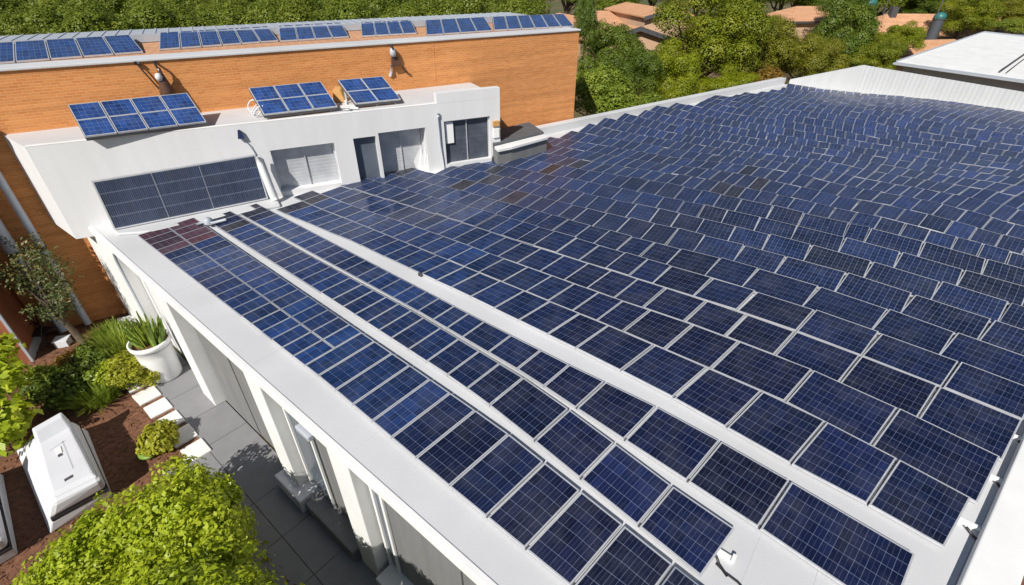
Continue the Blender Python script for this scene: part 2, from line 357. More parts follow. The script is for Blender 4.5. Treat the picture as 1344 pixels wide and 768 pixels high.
# right parapet
def strip(i0, i1, z0, z1, m, name, bev=0):
    mb = MB(); ls = (.2, 1.5, 6.0)
    ring = lambda d, z: [Vector((*SL(right_line(l) + d, l).xy, z)) for l in ls]
    a0, b0, a1, b1 = ring(i0, z0), ring(i1, z0), ring(i0, z1), ring(i1, z1)
    for k in (0, 1):
        mb.face([a1[k], a1[k + 1], b1[k + 1], b1[k]]); mb.face([a0[k + 1], a0[k], b0[k], b0[k + 1]])
        mb.face([a0[k], a0[k + 1], a1[k + 1], a1[k]]); mb.face([b0[k + 1], b0[k], b1[k], b1[k + 1]])
    mb.face([a0[0], a1[0], b1[0], b0[0]]); mb.face([a0[2], b0[2], b1[2], a1[2]])
    return part(name, mb, m, LB, bevel=bev)
strip(0, -.075, RZ - .25, RZ + .17, M['white'], 'parapet', .02)
strip(-.003, -.09, 0, RZ - .26, M['brick'], 'brick_wall')
strip(.05, 0, 0, RZ - .31, M['grey'], 'inner_wall')

# ------------------------------------------------------------------ white facade building on the roof
WB = thing('white_annex_building', 'white rendered block with shuttered windows rising at the end of the panel roof', 'building', FP + Vector((6, 3, RZ)))
def fpt(u, z, d=0): return Vector((FP.x + FD.x * u - FN.x * d, FP.y + FD.y * u - FN.y * d, z))   # d: depth behind the face
BRP = Vector((-14.15, 13.95, 0)); BRD = Vector((math.cos(math.radians(30)), math.sin(math.radians(30)), 0)); BRN = Vector((BRD.y, -BRD.x, 0))
def bpt(u, z, d=0): return Vector((BRP.x + BRD.x * u - BRN.x * d, BRP.y + BRD.y * u - BRN.y * d, z))
FZ = 6.42
HOLES = [(5.72, 7.66, 4.18, 5.55, .34), (8.28, 9.02, 4.05, 5.60, .22), (9.12, 10.76, 4.05, 5.68, .55), (11.45, 13.22, 4.25, 5.80, .20)]
def wall_holes(u0, u1, z0, z1, holes, pt):
    mb = MB(); us = sorted({u0, u1, *[h[0] for h in holes], *[h[1] for h in holes]}); zs = sorted({z0, z1, *[h[2] for h in holes], *[h[3] for h in holes]})
    for i in range(len(us) - 1):
        for j in range(len(zs) - 1):
            cu = (us[i] + us[i + 1]) / 2; cz = (zs[j] + zs[j + 1]) / 2
            if any(h[0] < cu < h[1] and h[2] < cz < h[3] for h in holes): continue
            mb.face([pt(us[i], zs[j]), pt(us[i + 1], zs[j]), pt(us[i + 1], zs[j + 1]), pt(us[i], zs[j + 1])])
    for a, b, c, e, d in holes:
        mb.face([pt(a, c), pt(b, c), pt(b, c, d), pt(a, c, d)]); mb.face([pt(a, e), pt(a, e, d), pt(b, e, d), pt(b, e)])
        mb.face([pt(a, c), pt(a, c, d), pt(a, e, d), pt(a, e)]); mb.face([pt(b, c), pt(b, e), pt(b, e, d), pt(b, c, d)])
    return mb
UR = 13.62
part('front_wall', wall_holes(0, UR, 3.72, FZ - .003, HOLES, fpt), M['facade'], WB)
mb = MB()                                        # left end, back to the brick
bl = bpt(-.2, FZ); br = bpt(14.0, FZ)
mb.face([fpt(0, 3.72), fpt(0, FZ), Vector((bl.x, bl.y, FZ)), Vector((bl.x, bl.y, 3.72))])
mb.face([fpt(0, 3.72), Vector((bl.x, bl.y, 3.72)), bpt(3, 3.72), fpt(4, 3.72)])
part('side_wall', mb, M['facade'], WB)
mb = MB(); mb.face([fpt(UR, 3.72), fpt(UR, 6.75), fpt(UR, 6.75, .25), fpt(UR, 3.72, .25)]); part('side_wall', mb, M['facade'], WB)
mb = MB(); mb.face([fpt(0, FZ), fpt(UR, FZ), fpt(UR, FZ, 4), bpt(14, FZ), bpt(-.2, FZ)]); part('deck', mb, M['membrane'], WB)
mb = MB(); mb.box(fpt(0, FZ - .003), fpt(11.2, 0) - fpt(0, 0), fpt(0, 0, .12) - fpt(0, 0), (0, 0, .03)); part('deck_edge', mb, M['white'], WB, bevel=.01)
mb = MB(); mb.box(fpt(11.25, FZ), FD * (UR - 11.25), FN * -.28, (0, 0, .33)); part('raised_parapet', mb, M['facade'], WB)
# windows
def shutter(h, m, name, slats, fr=True):
    a, b, c, e, d = h
    mb = MB(); n = slats; dz = (e - c) / n
    for i in range(n):
        z0 = c + i * dz
        mb.face([fpt(a, z0, d - .01), fpt(b, z0, d - .01), fpt(b, z0 + dz * .94, d - .014), fpt(a, z0 + dz * .94, d - .014)])
        mb.face([fpt(a, z0 + dz * .94, d - .014), fpt(b, z0 + dz * .94, d - .014), fpt(b, z0 + dz, d - .01), fpt(a, z0 + dz, d - .01)])
    w = part(name, mb, m, WB)
    if fr:
        mb = MB(); t = .05
        mb.box(fpt(a, c, d - .04), FD * t, FN * .05, (0, 0, e - c)); mb.box(fpt(b - t, c, d - .04), FD * t, FN * .05, (0, 0, e - c))
        mb.box(fpt(a + t, e - t, d - .04), FD * (b - a - 2 * t), FN * .05, (0, 0, t)); mb.box(fpt((a + b) / 2 - .015, c, d - .03), FD * .03, FN * .03, (0, 0, e - c - t))
        part('window_frame', mb, M['alu'], w)
    return w
shutter(HOLES[0], M['shutter'], 'window', 12); shutter(HOLES[1], M['winglass'], 'window', 1, False)
shutter(HOLES[2], M['shutter'], 'window', 14); w4 = shutter(HOLES[3], M['louver'], 'window', 9)
mb = MB(); mb.box(fpt(11.52, 4.98, .12), FD * .30, FN * .012, (0, 0, .75)); part('paper_notice', mb, M['white'], w4)
# curved white reveal beside the third window and its sill that sweeps onto the roof
mb = MB(); pr = [(10.78, 0), (10.74, .12), (10.62, .28), (10.42, .42)]
for (a, d), (b, e) in zip(pr, pr[1:]): mb.face([fpt(b, 4.0, e), fpt(a, 4.0, d), fpt(a, 5.0, d + .002), fpt(b - .1, 4.4, e)])
part('curved_reveal', mb, M['facade'], WB)
mb = MB(); mb.slab([fpt(9.1, 0), fpt(11.6, 0), fpt(11.9, 0, -.75), fpt(10.3, 0, -1.25), fpt(9.2, 0, -.9)], RZ, RZ + .05); part('sill_slab', mb, M['white'], WB, bevel=.02)
mb = MB(); mb.slab([fpt(.75, 0, .1), fpt(5.5, 0, .1), fpt(5.6, 0, -.85), fpt(2.2, 0, -1.25), fpt(1.3, 0, -1.0)], RZ, RZ + .09); part('base_step', mb, M['membrane'], WB, bevel=.03)

# ------------------------------------------------------------------ brick building behind
BB = thing('brick_building', 'tall orange brick building with a long blank wall and solar panels on its roof', 'building', bpt(10, 0, 3))
BZ = 8.03
mb = MB(); RDEP = 6.2
mb.face([bpt(-6, 0), bpt(19.7, 0), bpt(19.7, BZ), bpt(-6, BZ)]); mb.face([bpt(19.7, 0), bpt(19.7, 0, RDEP), bpt(19.7, BZ, RDEP), bpt(19.7, BZ)])
mb.face([bpt(-6, 0, RDEP), bpt(-6, BZ, RDEP), bpt(19.7, BZ, RDEP), bpt(19.7, 0, RDEP)]); mb.face([bpt(-6, 0), bpt(-6, BZ), bpt(-6, BZ, RDEP), bpt(-6, 0, RDEP)])
part('brick_wall', mb, M['brick'], BB)
mb = MB(); mb.box(bpt(-6, BZ - .002), BRD * 25.7, BRN * -RDEP, (0, 0, .03)); part('roof', mb, M['orange_tile'], BB)
mb = MB(); mb.box(bpt(-6.05, BZ - .02, -.06), BRD * 25.8, BRN * -.9, (0, 0, .07)); part('coping', mb, M['membrane'], BB, bevel=.015)
mb = MB(); mb.box(bpt(-6, BZ + .05, 4.3), BRD * 25.7, BRN * -1.9, (0, 0, .25)); part('back_roof_sheet', mb, M['plasticgrey'], BB)
mb = MB()
for k in range(64):
    u = -6 + k * .4; mb.box(bpt(u, BZ + .29, 4.32), BRD * .05, BRN * -1.85, (0, 0, .03))
part('sheet_rib', mb, M['plasticgrey'], BB)
# soldier course lines / movement joints that show on the wall
mb = MB(); mb.box(bpt(12.9, 4.2, -.004), BRD * .03, BRN * .006, (0, 0, 3.8)); part('movement_joint', mb, M['brick'], BB)

# brick wing at the left edge of the frame
WW = thing('brick_wing', 'dark timber-clad side wing with grey corner trim at the left edge of the garden', 'building', Vector((-16.3, 11.5, 0)))
w0 = Z(44, 474, 0); wd = Vector((-BRD.y, BRD.x, 0))
q1 = w0; q2 = w0 + wd * 2.1; q3 = q2 - BRD * 4; q4 = q1 - BRD * 4
mb = MB(); mb.slab([q1, q2, q3, q4], 0, 8.2); part('timber_wall', mb, M['rust'], WW)
mb = MB(); mb.box(q1 - BRD * .05 - wd * .03, BRD * .07, wd * .07, (0, 0, 8.22)); mb.box(q1 + BRD * .001, BRD * .02, wd * 2, (0, 0, .35)); part('corner_trim', mb, M['plasticgrey'], WW)
mb = MB(); mb.slab([q1 + (BRD - wd) * .15, q2 + BRD * .15, q3, q4 - wd * .15], 8.2, 8.35); part('roof', mb, M['membrane'], WW)

# ------------------------------------------------------------------ far right white hall
T0 = Z(1121, 121, RZ); T1 = Z(1344, 150, RZ); TD = (T1 - T0).normalized(); TN = Vector((TD.y, -TD.x, 0))
if TN.dot(CAM - T0) < 0: TN = -TN
WH = thing('white_hall', 'white hall with a corrugated wall and broad white roof behind the far panel rows', 'building', T0 + TD * 12 - TN * 8)
WT = 5.5
mb = MB(); n = 420; L_ = 30.0
for i in range(n):
    u0 = L_ * i / n; u1 = L_ * (i + 1) / n; d0 = .014 if i % 3 == 0 else 0; d1 = .014 if (i + 1) % 3 == 0 else 0
    a = T0 + TD * u0 + TN * d0; b = T0 + TD * u1 + TN * d1
    mb.face([(a.x, a.y, 0), (b.x, b.y, 0), (b.x, b.y, WT - .066 * u1 + .3 * max(0, u1 - 9) * .2), (a.x, a.y, WT - .066 * u0 + .3 * max(0, u0 - 9) * .2)])
part('corrugated_wall', mb, M['corr'], WH)
TL = Z(1035, 111, RZ)
mb = MB(); a = T0; b = TL; back = -TN * .18
mb.prism([Vector((a.x, a.y, 0)), Vector((b.x, b.y, 0)), Vector((b.x, b.y, 0)) + back, Vector((a.x, a.y, 0)) + back],
         [Vector((a.x, a.y, WT)), Vector((b.x, b.y, RZ + .3)), Vector((b.x, b.y, RZ + .3)) + back, Vector((a.x, a.y, WT)) + back])
part('raked_wall', mb, M['corr'], WH)
mb = MB(); mb.box(T0 + Vector((0, 0, WT)) - TN * .1, TD * 9 + Vector((0, 0, -.594)), TN * .2, (0, 0, .07)); part('wall_coping', mb, M['alu'], WH)
mb = MB()
for u in (.0, 2.4, 6.6):
    mb = MB(); mb.box(T0 + TD * u + TN * .021 + Vector((0, 0, 4)), TD * .04, TN * .02, (0, 0, WT - 4 - .07 * u)); part('joint_strip', mb, M['rail'], WH)
G0 = at(1178, 81, 42); gz = G0.z; rz = gz + .5
G1 = Z(1344, 104, gz); GD = (G1 - G0).normalized(); GN = Vector((GD.y, -GD.x, 0))
if GN.dot(CAM - G0) < 0: GN = -GN
RI = Z(1290, 43, rz); RJ = Z(1344, 49, rz); RJ = RI + (RJ - RI).normalized() * 40; GE = G0 + GD * 40
dn = lambda q, d: Vector((q.x, q.y, q.z - d))
mb = MB(); mb.prism([dn(q, .12) for q in (G0, GE, RJ, RI)], [G0, GE, RJ, RI]); part('roof', mb, M['white'], WH)
mb = MB(); mb.box(dn(G0, .16) + GN * .02, GD * 40, GN * .55, (0, 0, .14)); part('gutter', mb, M['plasticgrey'], WH)
mb = MB(); mb.box(dn(G0, .1) - GD * .1, GD * .14, RI - G0, (0, 0, .18)); part('roof_verge', mb, M['plasticgrey'], WH)
wl = [G0 - GN * .4 + GD * .4, GE - GN * .4, RJ, RI + GD * .3]
mb = MB(); mb.prism([Vector((q.x, q.y, 0)) for q in wl], [Vector((q.x, q.y, gz - .14)) for q in wl]); part('hall_wall', mb, M['corr'], WH)
ca, cb_ = Z(1312, 94, gz + .12), Z(1352, 66, gz + .40)
mb = MB(); mb.tube([ca, ca.lerp(cb_, .5), cb_], .07); part('roof_conduit', mb, M['rail'], WH)
mb = MB(); mb.tube([ca + GD * .4, ca.lerp(cb_, .5) + GD * .35, cb_ + GD * .4], .04); part('roof_conduit', mb, M['rail'], WH)
mb = MB(); mb.box(RI + Vector((0, 0, -.02)), RJ - RI, GN * -.4, (0, 0, .14)); part('ridge_cap', mb, M['plasticgrey'], WH)

# ------------------------------------------------------------------ solar panels
PZ = .10                                         # height of the modules over the membrane
FR = .028
def panel_faces(mb, P, col, nu, nv, mg=1, mf=0, thick=.04, fr=FR):
    """P: corners low-near, low-far, high-far, high-near; frame ring + sides on material mf, glass on mg (pass a dict for two meshes)."""
    c = sum(P, Vector()) / 4; n = (P[1] - P[0]).cross(P[3] - P[0]).normalized()
    if n.z < 0: n = -n
    def ins(i):
        e1 = (P[(i + 1) % 4] - P[i]).normalized(); e2 = (P[(i - 1) % 4] - P[i]).normalized()
        return P[i] + (e1 + e2) * fr
    I = [ins(i) for i in range(4)]; B = [p - n * thick for p in P]
    fm, gm = mb if isinstance(mb, tuple) else (mb, mb)
    for i in range(4):
        j = (i + 1) % 4
        fm.face([P[i], P[j], I[j], I[i]], mf); fm.face([B[i], B[j], P[j], P[i]], mf)
    fm.face([b - n * .012 for b in B][::-1], mf)
    G = [p - n * .004 for p in I]
    uo = random.randint(0, 40) ; vo = random.randint(0, 40)
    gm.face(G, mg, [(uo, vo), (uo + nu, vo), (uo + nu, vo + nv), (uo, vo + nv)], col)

def interp(tab, s):
    tab = sorted(tab)
    if s <= tab[0][0]: return tab[0][1]
    if s >= tab[-1][0]: return tab[-1][1]
    for (a, x), (b, y) in zip(tab, tab[1:]):
        if a <= s <= b: return x + (y - x) * (s - a) / (b - a)
LINES = {
 'A0': [(2.6, .44), (1.07, .447), (.62, .435), (.21, .43), (-.1, .428)],
 'A1': [(2.6, .684), (1.7, .667), (.86, .652), (.57, .645), (.27, .617), (.04, .595), (-.1, .585)],
 'R2a': [(2.5, .705), (1.49, .70), (.78, .690), (.59, .676), (.27, .637), (.03, .609), (-.15, .595)],
 'R2t': [(2.5, .828), (1.79, .83), (1.13, .842), (.63, .828), (.43, .806), (.17, .768), (.01, .754)],
 'R3b': [(2.5, .836), (1.13, .849), (.63, .838), (.43, .820), (.17, .800), (.01, .789), (-.19, .771), (-.3, .757)],
 'R3t': [(2.5, .955), (.95, .955), (.56, .960), (.24, .973), (-.01, .957), (-.28, .934)]}
B = [
 [(2.29, .978), (1.78, 1.018), (1.09, 1.036), (.61, 1.037), (.3, 1.035), (-.04, 1.007), (-.19, 1.004), (-.34, .99), (-.7, .97)],
 [(2.4, 1.117), (2.15, 1.126), (1.85, 1.146), (1.14, 1.180), (.62, 1.205), (.28, 1.213), (.03, 1.216), (-.22, 1.188), (-.38, 1.165), (-.7, 1.14)],
 [(2.36, 1.23), (2.02, 1.25), (1.74, 1.283), (1.5, 1.305), (1.18, 1.322), (.63, 1.362), (.35, 1.392), (.01, 1.403), (-.26, 1.379), (-.43, 1.35), (-.7, 1.32)],
 [(2.44, 1.345), (2.17, 1.384), (1.77, 1.430), (1.47, 1.46), (1.15, 1.481), (.58, 1.536), (.31, 1.559), (0, 1.568), (-.3, 1.556), (-.47, 1.54), (-.7, 1.51)],
 [(2.31, 1.513), (1.95, 1.554), (1.68, 1.593), (1.35, 1.630), (.71, 1.682), (.37, 1.719), (.14, 1.735), (-.19, 1.723), (-.49, 1.705), (-.9, 1.67)],
 [(2.31, 1.635), (2.03, 1.675), (1.75, 1.722), (1.45, 1.757), (.8, 1.825), (.56, 1.866), (.29, 1.896), (.08, 1.908), (-.15, 1.900), (-.5, 1.86), (-.9, 1.83)],
 [(2.1, 1.79), (1.82, 1.858), (1.49, 1.912), (1.21, 1.942), (.86, 1.992), (.62, 2.03), (.31, 2.062), (.05, 2.078), (-.26, 2.053), (-.5, 2.032), (-.9, 2.0)],
 [(2.1, 1.945), (1.74, 2.015), (1.46, 2.062), (.97, 2.134), (.65, 2.190), (.27, 2.229), (-.06, 2.239), (-.39, 2.213), (-.51, 2.205), (-.9, 2.17)],
 [(2.1, 2.075), (1.81, 2.149), (1.55, 2.195), (.39, 2.380), (.17, 2.388), (-.03, 2.405), (-.44, 2.378), (-.51, 2.367), (-.9, 2.34)]]
for b_ in B: b_.append((-2.2, b_[-1][1] - .02))
NROW = 28; TOP = 5.745
def blat(k, s):
    if k <= 8: return interp(B[k], s)
    b8 = interp(B[8], s); t = (k - 8) / (NROW - 8)
    wob = .030 * math.sin(2.7 * s + k * .55) + .016 * math.sin(7.3 * s + k * .8)
    return b8 + (TOP - b8) * t + wob * min(1, (k - 8) / 4) * (0 if k == NROW else 1)
def field_z(s, lat):                             # the deck is not quite level: long shallow waves
    w = max(0, min(1, (lat - 1.9) / 1.5))
    hump = .07 * math.exp(-((lat - 4.75) / .5) ** 2)
    return w * (.12 + .055 * math.sin(2.6 * lat + 2.2 * s) + .04 * math.sin(5.1 * s + 1.3 * lat) + hump)
def row_end(lat):  return max(-.28 - .31 * (lat - .934), -.95)
def row_start(k, lat):
    if k < 0: return None
    return wall_line(lat) - .10
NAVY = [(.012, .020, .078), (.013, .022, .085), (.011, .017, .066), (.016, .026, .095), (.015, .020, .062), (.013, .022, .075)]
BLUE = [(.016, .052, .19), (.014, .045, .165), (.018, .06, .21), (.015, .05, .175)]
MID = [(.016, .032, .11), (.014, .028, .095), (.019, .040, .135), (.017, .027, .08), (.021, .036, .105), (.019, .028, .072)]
FARC = [(.022, .045, .17), (.026, .054, .20), (.024, .047, .18), (.030, .058, .21)]  # far cells: blue of the reflected sky put into the colour
DIRT = [(.028, .026, .045), (.022, .024, .042), (.034, .028, .036)]
PURPLE = [(.16, .05, .065), (.13, .045, .07), (.10, .04, .06)]
panels = []                                      # dict(P=corners, col, nu, nv, row, idx)
def mix(a, b, t): return tuple(x + (y - x) * t for x, y in zip(a, b))
def colour(row, s, lat):
    c = colour0(row, s, lat); k = random.choice((.42, .5, .5, .55, .6, .7)); return (c[0] * k, c[1] * k, c[2] * k)
def colour0(row, s, lat):  # cells turn bluer with distance: sky reflection painted into their colour
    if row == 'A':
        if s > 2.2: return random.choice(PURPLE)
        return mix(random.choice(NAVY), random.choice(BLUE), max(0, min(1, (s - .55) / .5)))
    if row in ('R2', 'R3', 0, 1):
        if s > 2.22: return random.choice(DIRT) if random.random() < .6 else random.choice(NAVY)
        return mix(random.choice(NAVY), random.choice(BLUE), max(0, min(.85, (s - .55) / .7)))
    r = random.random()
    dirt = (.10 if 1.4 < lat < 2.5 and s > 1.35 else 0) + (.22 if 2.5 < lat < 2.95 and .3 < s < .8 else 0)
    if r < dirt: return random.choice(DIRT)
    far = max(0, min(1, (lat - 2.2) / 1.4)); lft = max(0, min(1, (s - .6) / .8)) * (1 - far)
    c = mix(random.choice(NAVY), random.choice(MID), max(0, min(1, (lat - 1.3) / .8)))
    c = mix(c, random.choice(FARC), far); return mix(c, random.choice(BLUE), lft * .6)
def pitch(row, s, lat):
    if row in ('A', 'R2'):
        base = .115 if row == 'A' else .15
        if s > 1.05: base = .068
        elif s > .55: base = .09
        if row == 'R2' and s > 1.0: base = .07
    elif row == 'R3': base = .225 if s < -.05 else .165 if s < .35 else .105 if s < .9 else .072
    elif row in (0,): base = .15 if s < .55 else .11 if s < 1.1 else .078
    elif lat < 2.4: base = .19 if s < .1 else .145 if s < .5 else .105 if s < 1.1 else .082
    elif lat < 3.0: base = .085 if s < .3 else .072
    else: base = .062
    return base * random.uniform(.9, 1.12)
def add_row(row, lo, hi, s_end, s_start, g, tilt, tiers=1, jit=0, zf=False):
    s = s_end; idx = 0; js = None; skew = 0.03
    while s < s_start - .03:
        w = pitch(row, s, lo(s)); e = s + w
        if e > s_start - .02: e = s_start
        nt_ = tiers(s) if callable(tiers) else tiers
        gap = .0055 if s < .4 and lo(s) < 1.6 else .0022
        for t in range(nt_):
            q = []
            for (ss, side) in ((s, 0), (e - gap, 0), (e - gap, 1), (s, 1)):
                a = lo(ss) + g; b = hi(ss) - g; f = (t + side) / nt_
                if nt_ > 1: f += (.006 if side == 0 and t else 0) - (.006 if side == 1 and t < nt_ - 1 else 0)
                la = a + (b - a) * f
                c01 = lambda v: max(0, min(1, v))
                sk = (la - a) / .17 * (.022 * (1 - c01(ss / .9)) if not zf else .036 - .052 * c01((la - 1.0) / 1.2) * c01((ss + .45) / 1.0))
                dz = (PZ if jit > .01 else .07) + tilt * f + (field_z(ss, la) if zf else 0) + (random.uniform(-jit, jit) if jit else 0)
                k = (HH - (.12 if zf else dz)) / HH               # parallax: lines were read on the picture, so scale to this height
                p = (D1 * (ss - sk + (.035 * math.sin(2.9 * la + 1.6 * ss) * min(1, max(0, la - 1.6)) if zf else 0) + random.uniform(-jit, jit) * .12) + NN * (la + random.uniform(-jit, jit) * .06)) * (HH * k)
                q.append(Vector((p.x, p.y, RZ + dz)))
            if jit > .01: q[3] = q[3].lerp(q[0] + q[2] - q[1], .5)
            q[1].z = q[0].z + q[2].z - q[3].z          # keep each module flat
            if jit > .01: q[1] = q[0] + q[2] - q[3]
            lu = (q[1] - q[0]).length; lv = (q[3] - q[0]).length
            cs = .125 if lo(s) < 2.1 else .14
            if random.random() < (.0 if lo(s) < 1.9 else .012): 
                pass
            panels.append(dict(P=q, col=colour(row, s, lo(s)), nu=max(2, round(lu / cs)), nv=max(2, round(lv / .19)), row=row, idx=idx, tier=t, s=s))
        idx += 1; s = e
f = lambda n: (lambda s: interp(LINES[n], s))
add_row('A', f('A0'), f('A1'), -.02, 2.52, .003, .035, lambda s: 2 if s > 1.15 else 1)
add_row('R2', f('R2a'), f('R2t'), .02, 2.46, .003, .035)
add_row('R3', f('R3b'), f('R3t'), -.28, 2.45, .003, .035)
for k in range(NROW):
    lm = blat(k, .8)
    ends = -.34 - .05 * k if k < 4 else None
    se = {0: -.35, 1: -.40, 2: -.445, 3: -.485}.get(k, -.80 + random.uniform(-.06, .06))
    st = {0: 2.32, 1: 2.40, 2: 2.36, 3: 2.40, 4: 2.33, 5: 2.31}.get(k)
    if st is None:
        st = wall_line(blat(k, 1.8)) - random.uniform(.04, .15)
        if k == 6 or k == 7: st = 2.06
        if k == 8: st = 1.98
        if k == 9: st = 1.98
    if k > 3: se = right_line(blat(k, -.9)) + .05
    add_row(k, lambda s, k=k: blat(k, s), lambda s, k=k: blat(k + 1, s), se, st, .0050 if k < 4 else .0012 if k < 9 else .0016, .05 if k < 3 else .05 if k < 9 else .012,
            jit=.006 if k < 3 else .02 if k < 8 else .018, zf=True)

def project(p):
    v = p - CAM; d = v.dot(FW)
    return (672 + FOC * v.x / d, 384 - FOC * v.dot(UP) / d) if d > .1 else (9e9, 9e9)
for p in panels:
    q = [project(x) for x in p['P']]
    cx = sum(x for x, _ in q) / 4; cy = sum(y for _, y in q) / 4
    ar = abs(sum(q[i][0] * q[(i + 1) % 4][1] - q[(i + 1) % 4][0] * q[i][1] for i in range(4))) / 2
    p['vis'] = -20 < cx < 1364 and -20 < cy < 788; p['area'] = ar if p['vis'] else 0
rowlen = {}
for p in panels: rowlen[p['row']] = max(rowlen.get(p['row'], 0), p['idx'] + 1)
def place_in_row(p):
    r = p['row']
    if isinstance(r, int) and r > 3: return f"{ordinal(rowlen[r] - p['idx'])} from the far end"
    return f"{ordinal(p['idx'] + 1)} from the near end"
order = sorted(range(len(panels)), key=lambda i: -panels[i]['area'])
single = set(order[:300]); detailed = set(order[:150])
ROWTXT = {'A': 'row beside the white ledge', 'R2': '2nd row from the white ledge', 'R3': '3rd row from the white ledge'}
def rowtxt(r): return ROWTXT.get(r) or f'{ordinal(int(r) + 4)} row from the white ledge'
far = MB(); nfar = 0
for i, p in enumerate(panels):
    gm = M['glass'] if (not isinstance(p['row'], int) or p['row'] < 5) else M['glassfar']
    if i in single:
        tint = 'wine-red' if p['col'][0] > .035 else 'brownish dark' if p['col'][0] > p['col'][2] * .65 else 'bright blue' if p['col'][2] > .075 else 'navy blue'
        tier = '' if p['row'] != 'A' or p['s'] <= 1.15 else ('lower ' if p['tier'] == 0 else 'upper ')
        lab = f"{tint} panel, {tier}{place_in_row(p)}, {rowtxt(p['row'])}"
        c = sum(p['P'], Vector()) / 4
        if i in detailed:
            t = thing('solar_panel', lab, 'solar panel', c, 'solar panels on the flat roof')
            fm, g2 = MB(), MB(); panel_faces((fm, g2), p['P'], p['col'], p['nu'], p['nv'], 0, 0, fr=.022 if p['area'] > 1500 else .015)
            part('frame', fm, M['alu'], t); part('cell_sheet', g2, gm, t)
        else:
            m_ = MB(); panel_faces(m_, [x - c for x in p['P']], p['col'], p['nu'], p['nv'], fr=.012, thick=.022)
            o = m_.build('solar_panel', [M['alu_field'], gm]); o.location = c; tag(o, lab, 'solar panel', 'solar panels on the flat roof')
    else:
        panel_faces(far, p['P'], p['col'], p['nu'], p['nv'], fr=.014, thick=.02); nfar += 1
tag(far.build('distant_solar_panels', [M['alu_field'], M['glassfar']]), 'sea of small blue solar panels covering the far part of the roof', 'solar panels', 'solar panels on the flat roof', 'stuff')
print('PANELS', len(panels), 'far', nfar, 'visible', sum(p['vis'] for p in panels))

# mounting rails under the open lower edges, coloured dark to draw the shade line there
def rail(lo, s0, s1, label, off=.004):
    mb = MB(); n = 14; pts = [(s0 + (s1 - s0) * i / n) for i in range(n + 1)]
    for a, b in zip(pts, pts[1:]):
        k = (HH - .05) / HH
        P = [SL(a * k, (lo(a) + off) * k, RZ + .0), SL(b * k, (lo(b) + off) * k, RZ), SL(b * k, (lo(b) + off + .009) * k, RZ), SL(a * k, (lo(a) + off + .009) * k, RZ)]
        T = [p + Vector((0, 0, .025)) for p in P]
        mb.face(T); mb.face([P[0], P[1], T[1], T[0]]); mb.face([P[2], P[3], T[3], T[2]])
    tag(mb.build('mounting_rail', M['rail']), label, 'mounting rail', 'mounting rails under the panel rows')
rail(f('A0'), 0, 2.5, 'dark mounting rail under the panel row beside the bare white ledge')
rail(f('R2a'), .03, 2.44, 'dark mounting rail under the second panel row from the white ledge')
rail(f('R3b'), -.27, .6, 'short dark mounting rail under the third panel row from the white ledge')
rail(lambda s: blat(0, s), -.34, 2.30, 'dark mounting rail along the wide bare strip below the main panel field')

# tilted arrays on decks
def array(name, label, group, P, nx, ny, col, mat_g, leg=.25, cells=(5, 4), base=None, lift=.0):
    d_ = (P[0] + P[2] - P[1] - P[3]) / 4; P = [P[0] - d_, P[1] + d_, P[2] - d_, P[3] + d_]
    c = (P[0] + P[1]) / 2
    t = thing(name, label, 'solar array', Vector((c.x, c.y, base if base is not None else c.z - leg)), group)
    for i in range(nx):
        for j in range(ny):
            def q(a, b):
                return (P[0] * (1 - a) + P[1] * a) * (1 - b) + (P[3] * (1 - a) + P[2] * a) * b
            e = .004
            Q = [q(i / nx + e, j / ny + e), q((i + 1) / nx - e, j / ny + e), q((i + 1) / nx - e, (j + 1) / ny - e), q(i / nx + e, (j + 1) / ny - e)]
            m_ = MB(); panel_faces(m_, Q, mix(random.choice(BLUE), col, .6), cells[0], cells[1], fr=.02, thick=.05); part('panel_module', m_, [M['alu'], mat_g], t)
    n = (P[1] - P[0]).cross(P[3] - P[0]).normalized()
    if n.z < 0: n = -n
    mb = MB(); lo = [p - n * .053 for p in P]; l2 = [p - n * .14 for p in P]; mb.prism(l2, lo); part('support_tray', mb, M['rail'], t)
    zb = base if base is not None else c.z - leg
    for a in (.08, .5, .92):
        for b in (.12, .88):
            top = (P[0] * (1 - a) + P[1] * a) * (1 - b) + (P[3] * (1 - a) + P[2] * a) * b - n * .1
            if top.z - zb > .06:
                mb = MB(); mb.box(Vector((top.x - .03, top.y - .03, zb)), (.06, 0, 0), (0, .06, 0), (0, 0, top.z - zb)); part('leg', mb, M['alu'], t)
    return t
def quad(pxs, zlo, zhi): return [Z(*pxs[0], zlo), Z(*pxs[1], zlo), Z(*pxs[2], zhi), Z(*pxs[3], zhi)]
BLU = (.014, .05, .19)
array('deck_solar_array', 'widest blue tilted solar array of eight modules on the white deck', 'solar arrays on the white deck', quad([(112, 180), (270, 159), (247, 122), (87, 137)], FZ + .18, FZ + .78), 4, 2, BLU, M['glassdeck'], base=FZ)
array('deck_solar_array', 'blue tilted solar array of six modules, middle one of three on the white deck', 'solar arrays on the white deck', quad([(346, 151), (443, 139), (421, 107), (326, 115)], FZ + .18, FZ + .75), 3, 2, BLU, M['glassdeck'], base=FZ)
array('deck_solar_array', 'smallest blue tilted solar array of four modules at the right of the white deck', 'solar arrays on the white deck', quad([(468, 136), (525, 130), (503, 100), (442, 105)], FZ + .18, FZ + .75), 2, 2, BLU, M['glassdeck'], base=FZ)
RB = BZ + .10
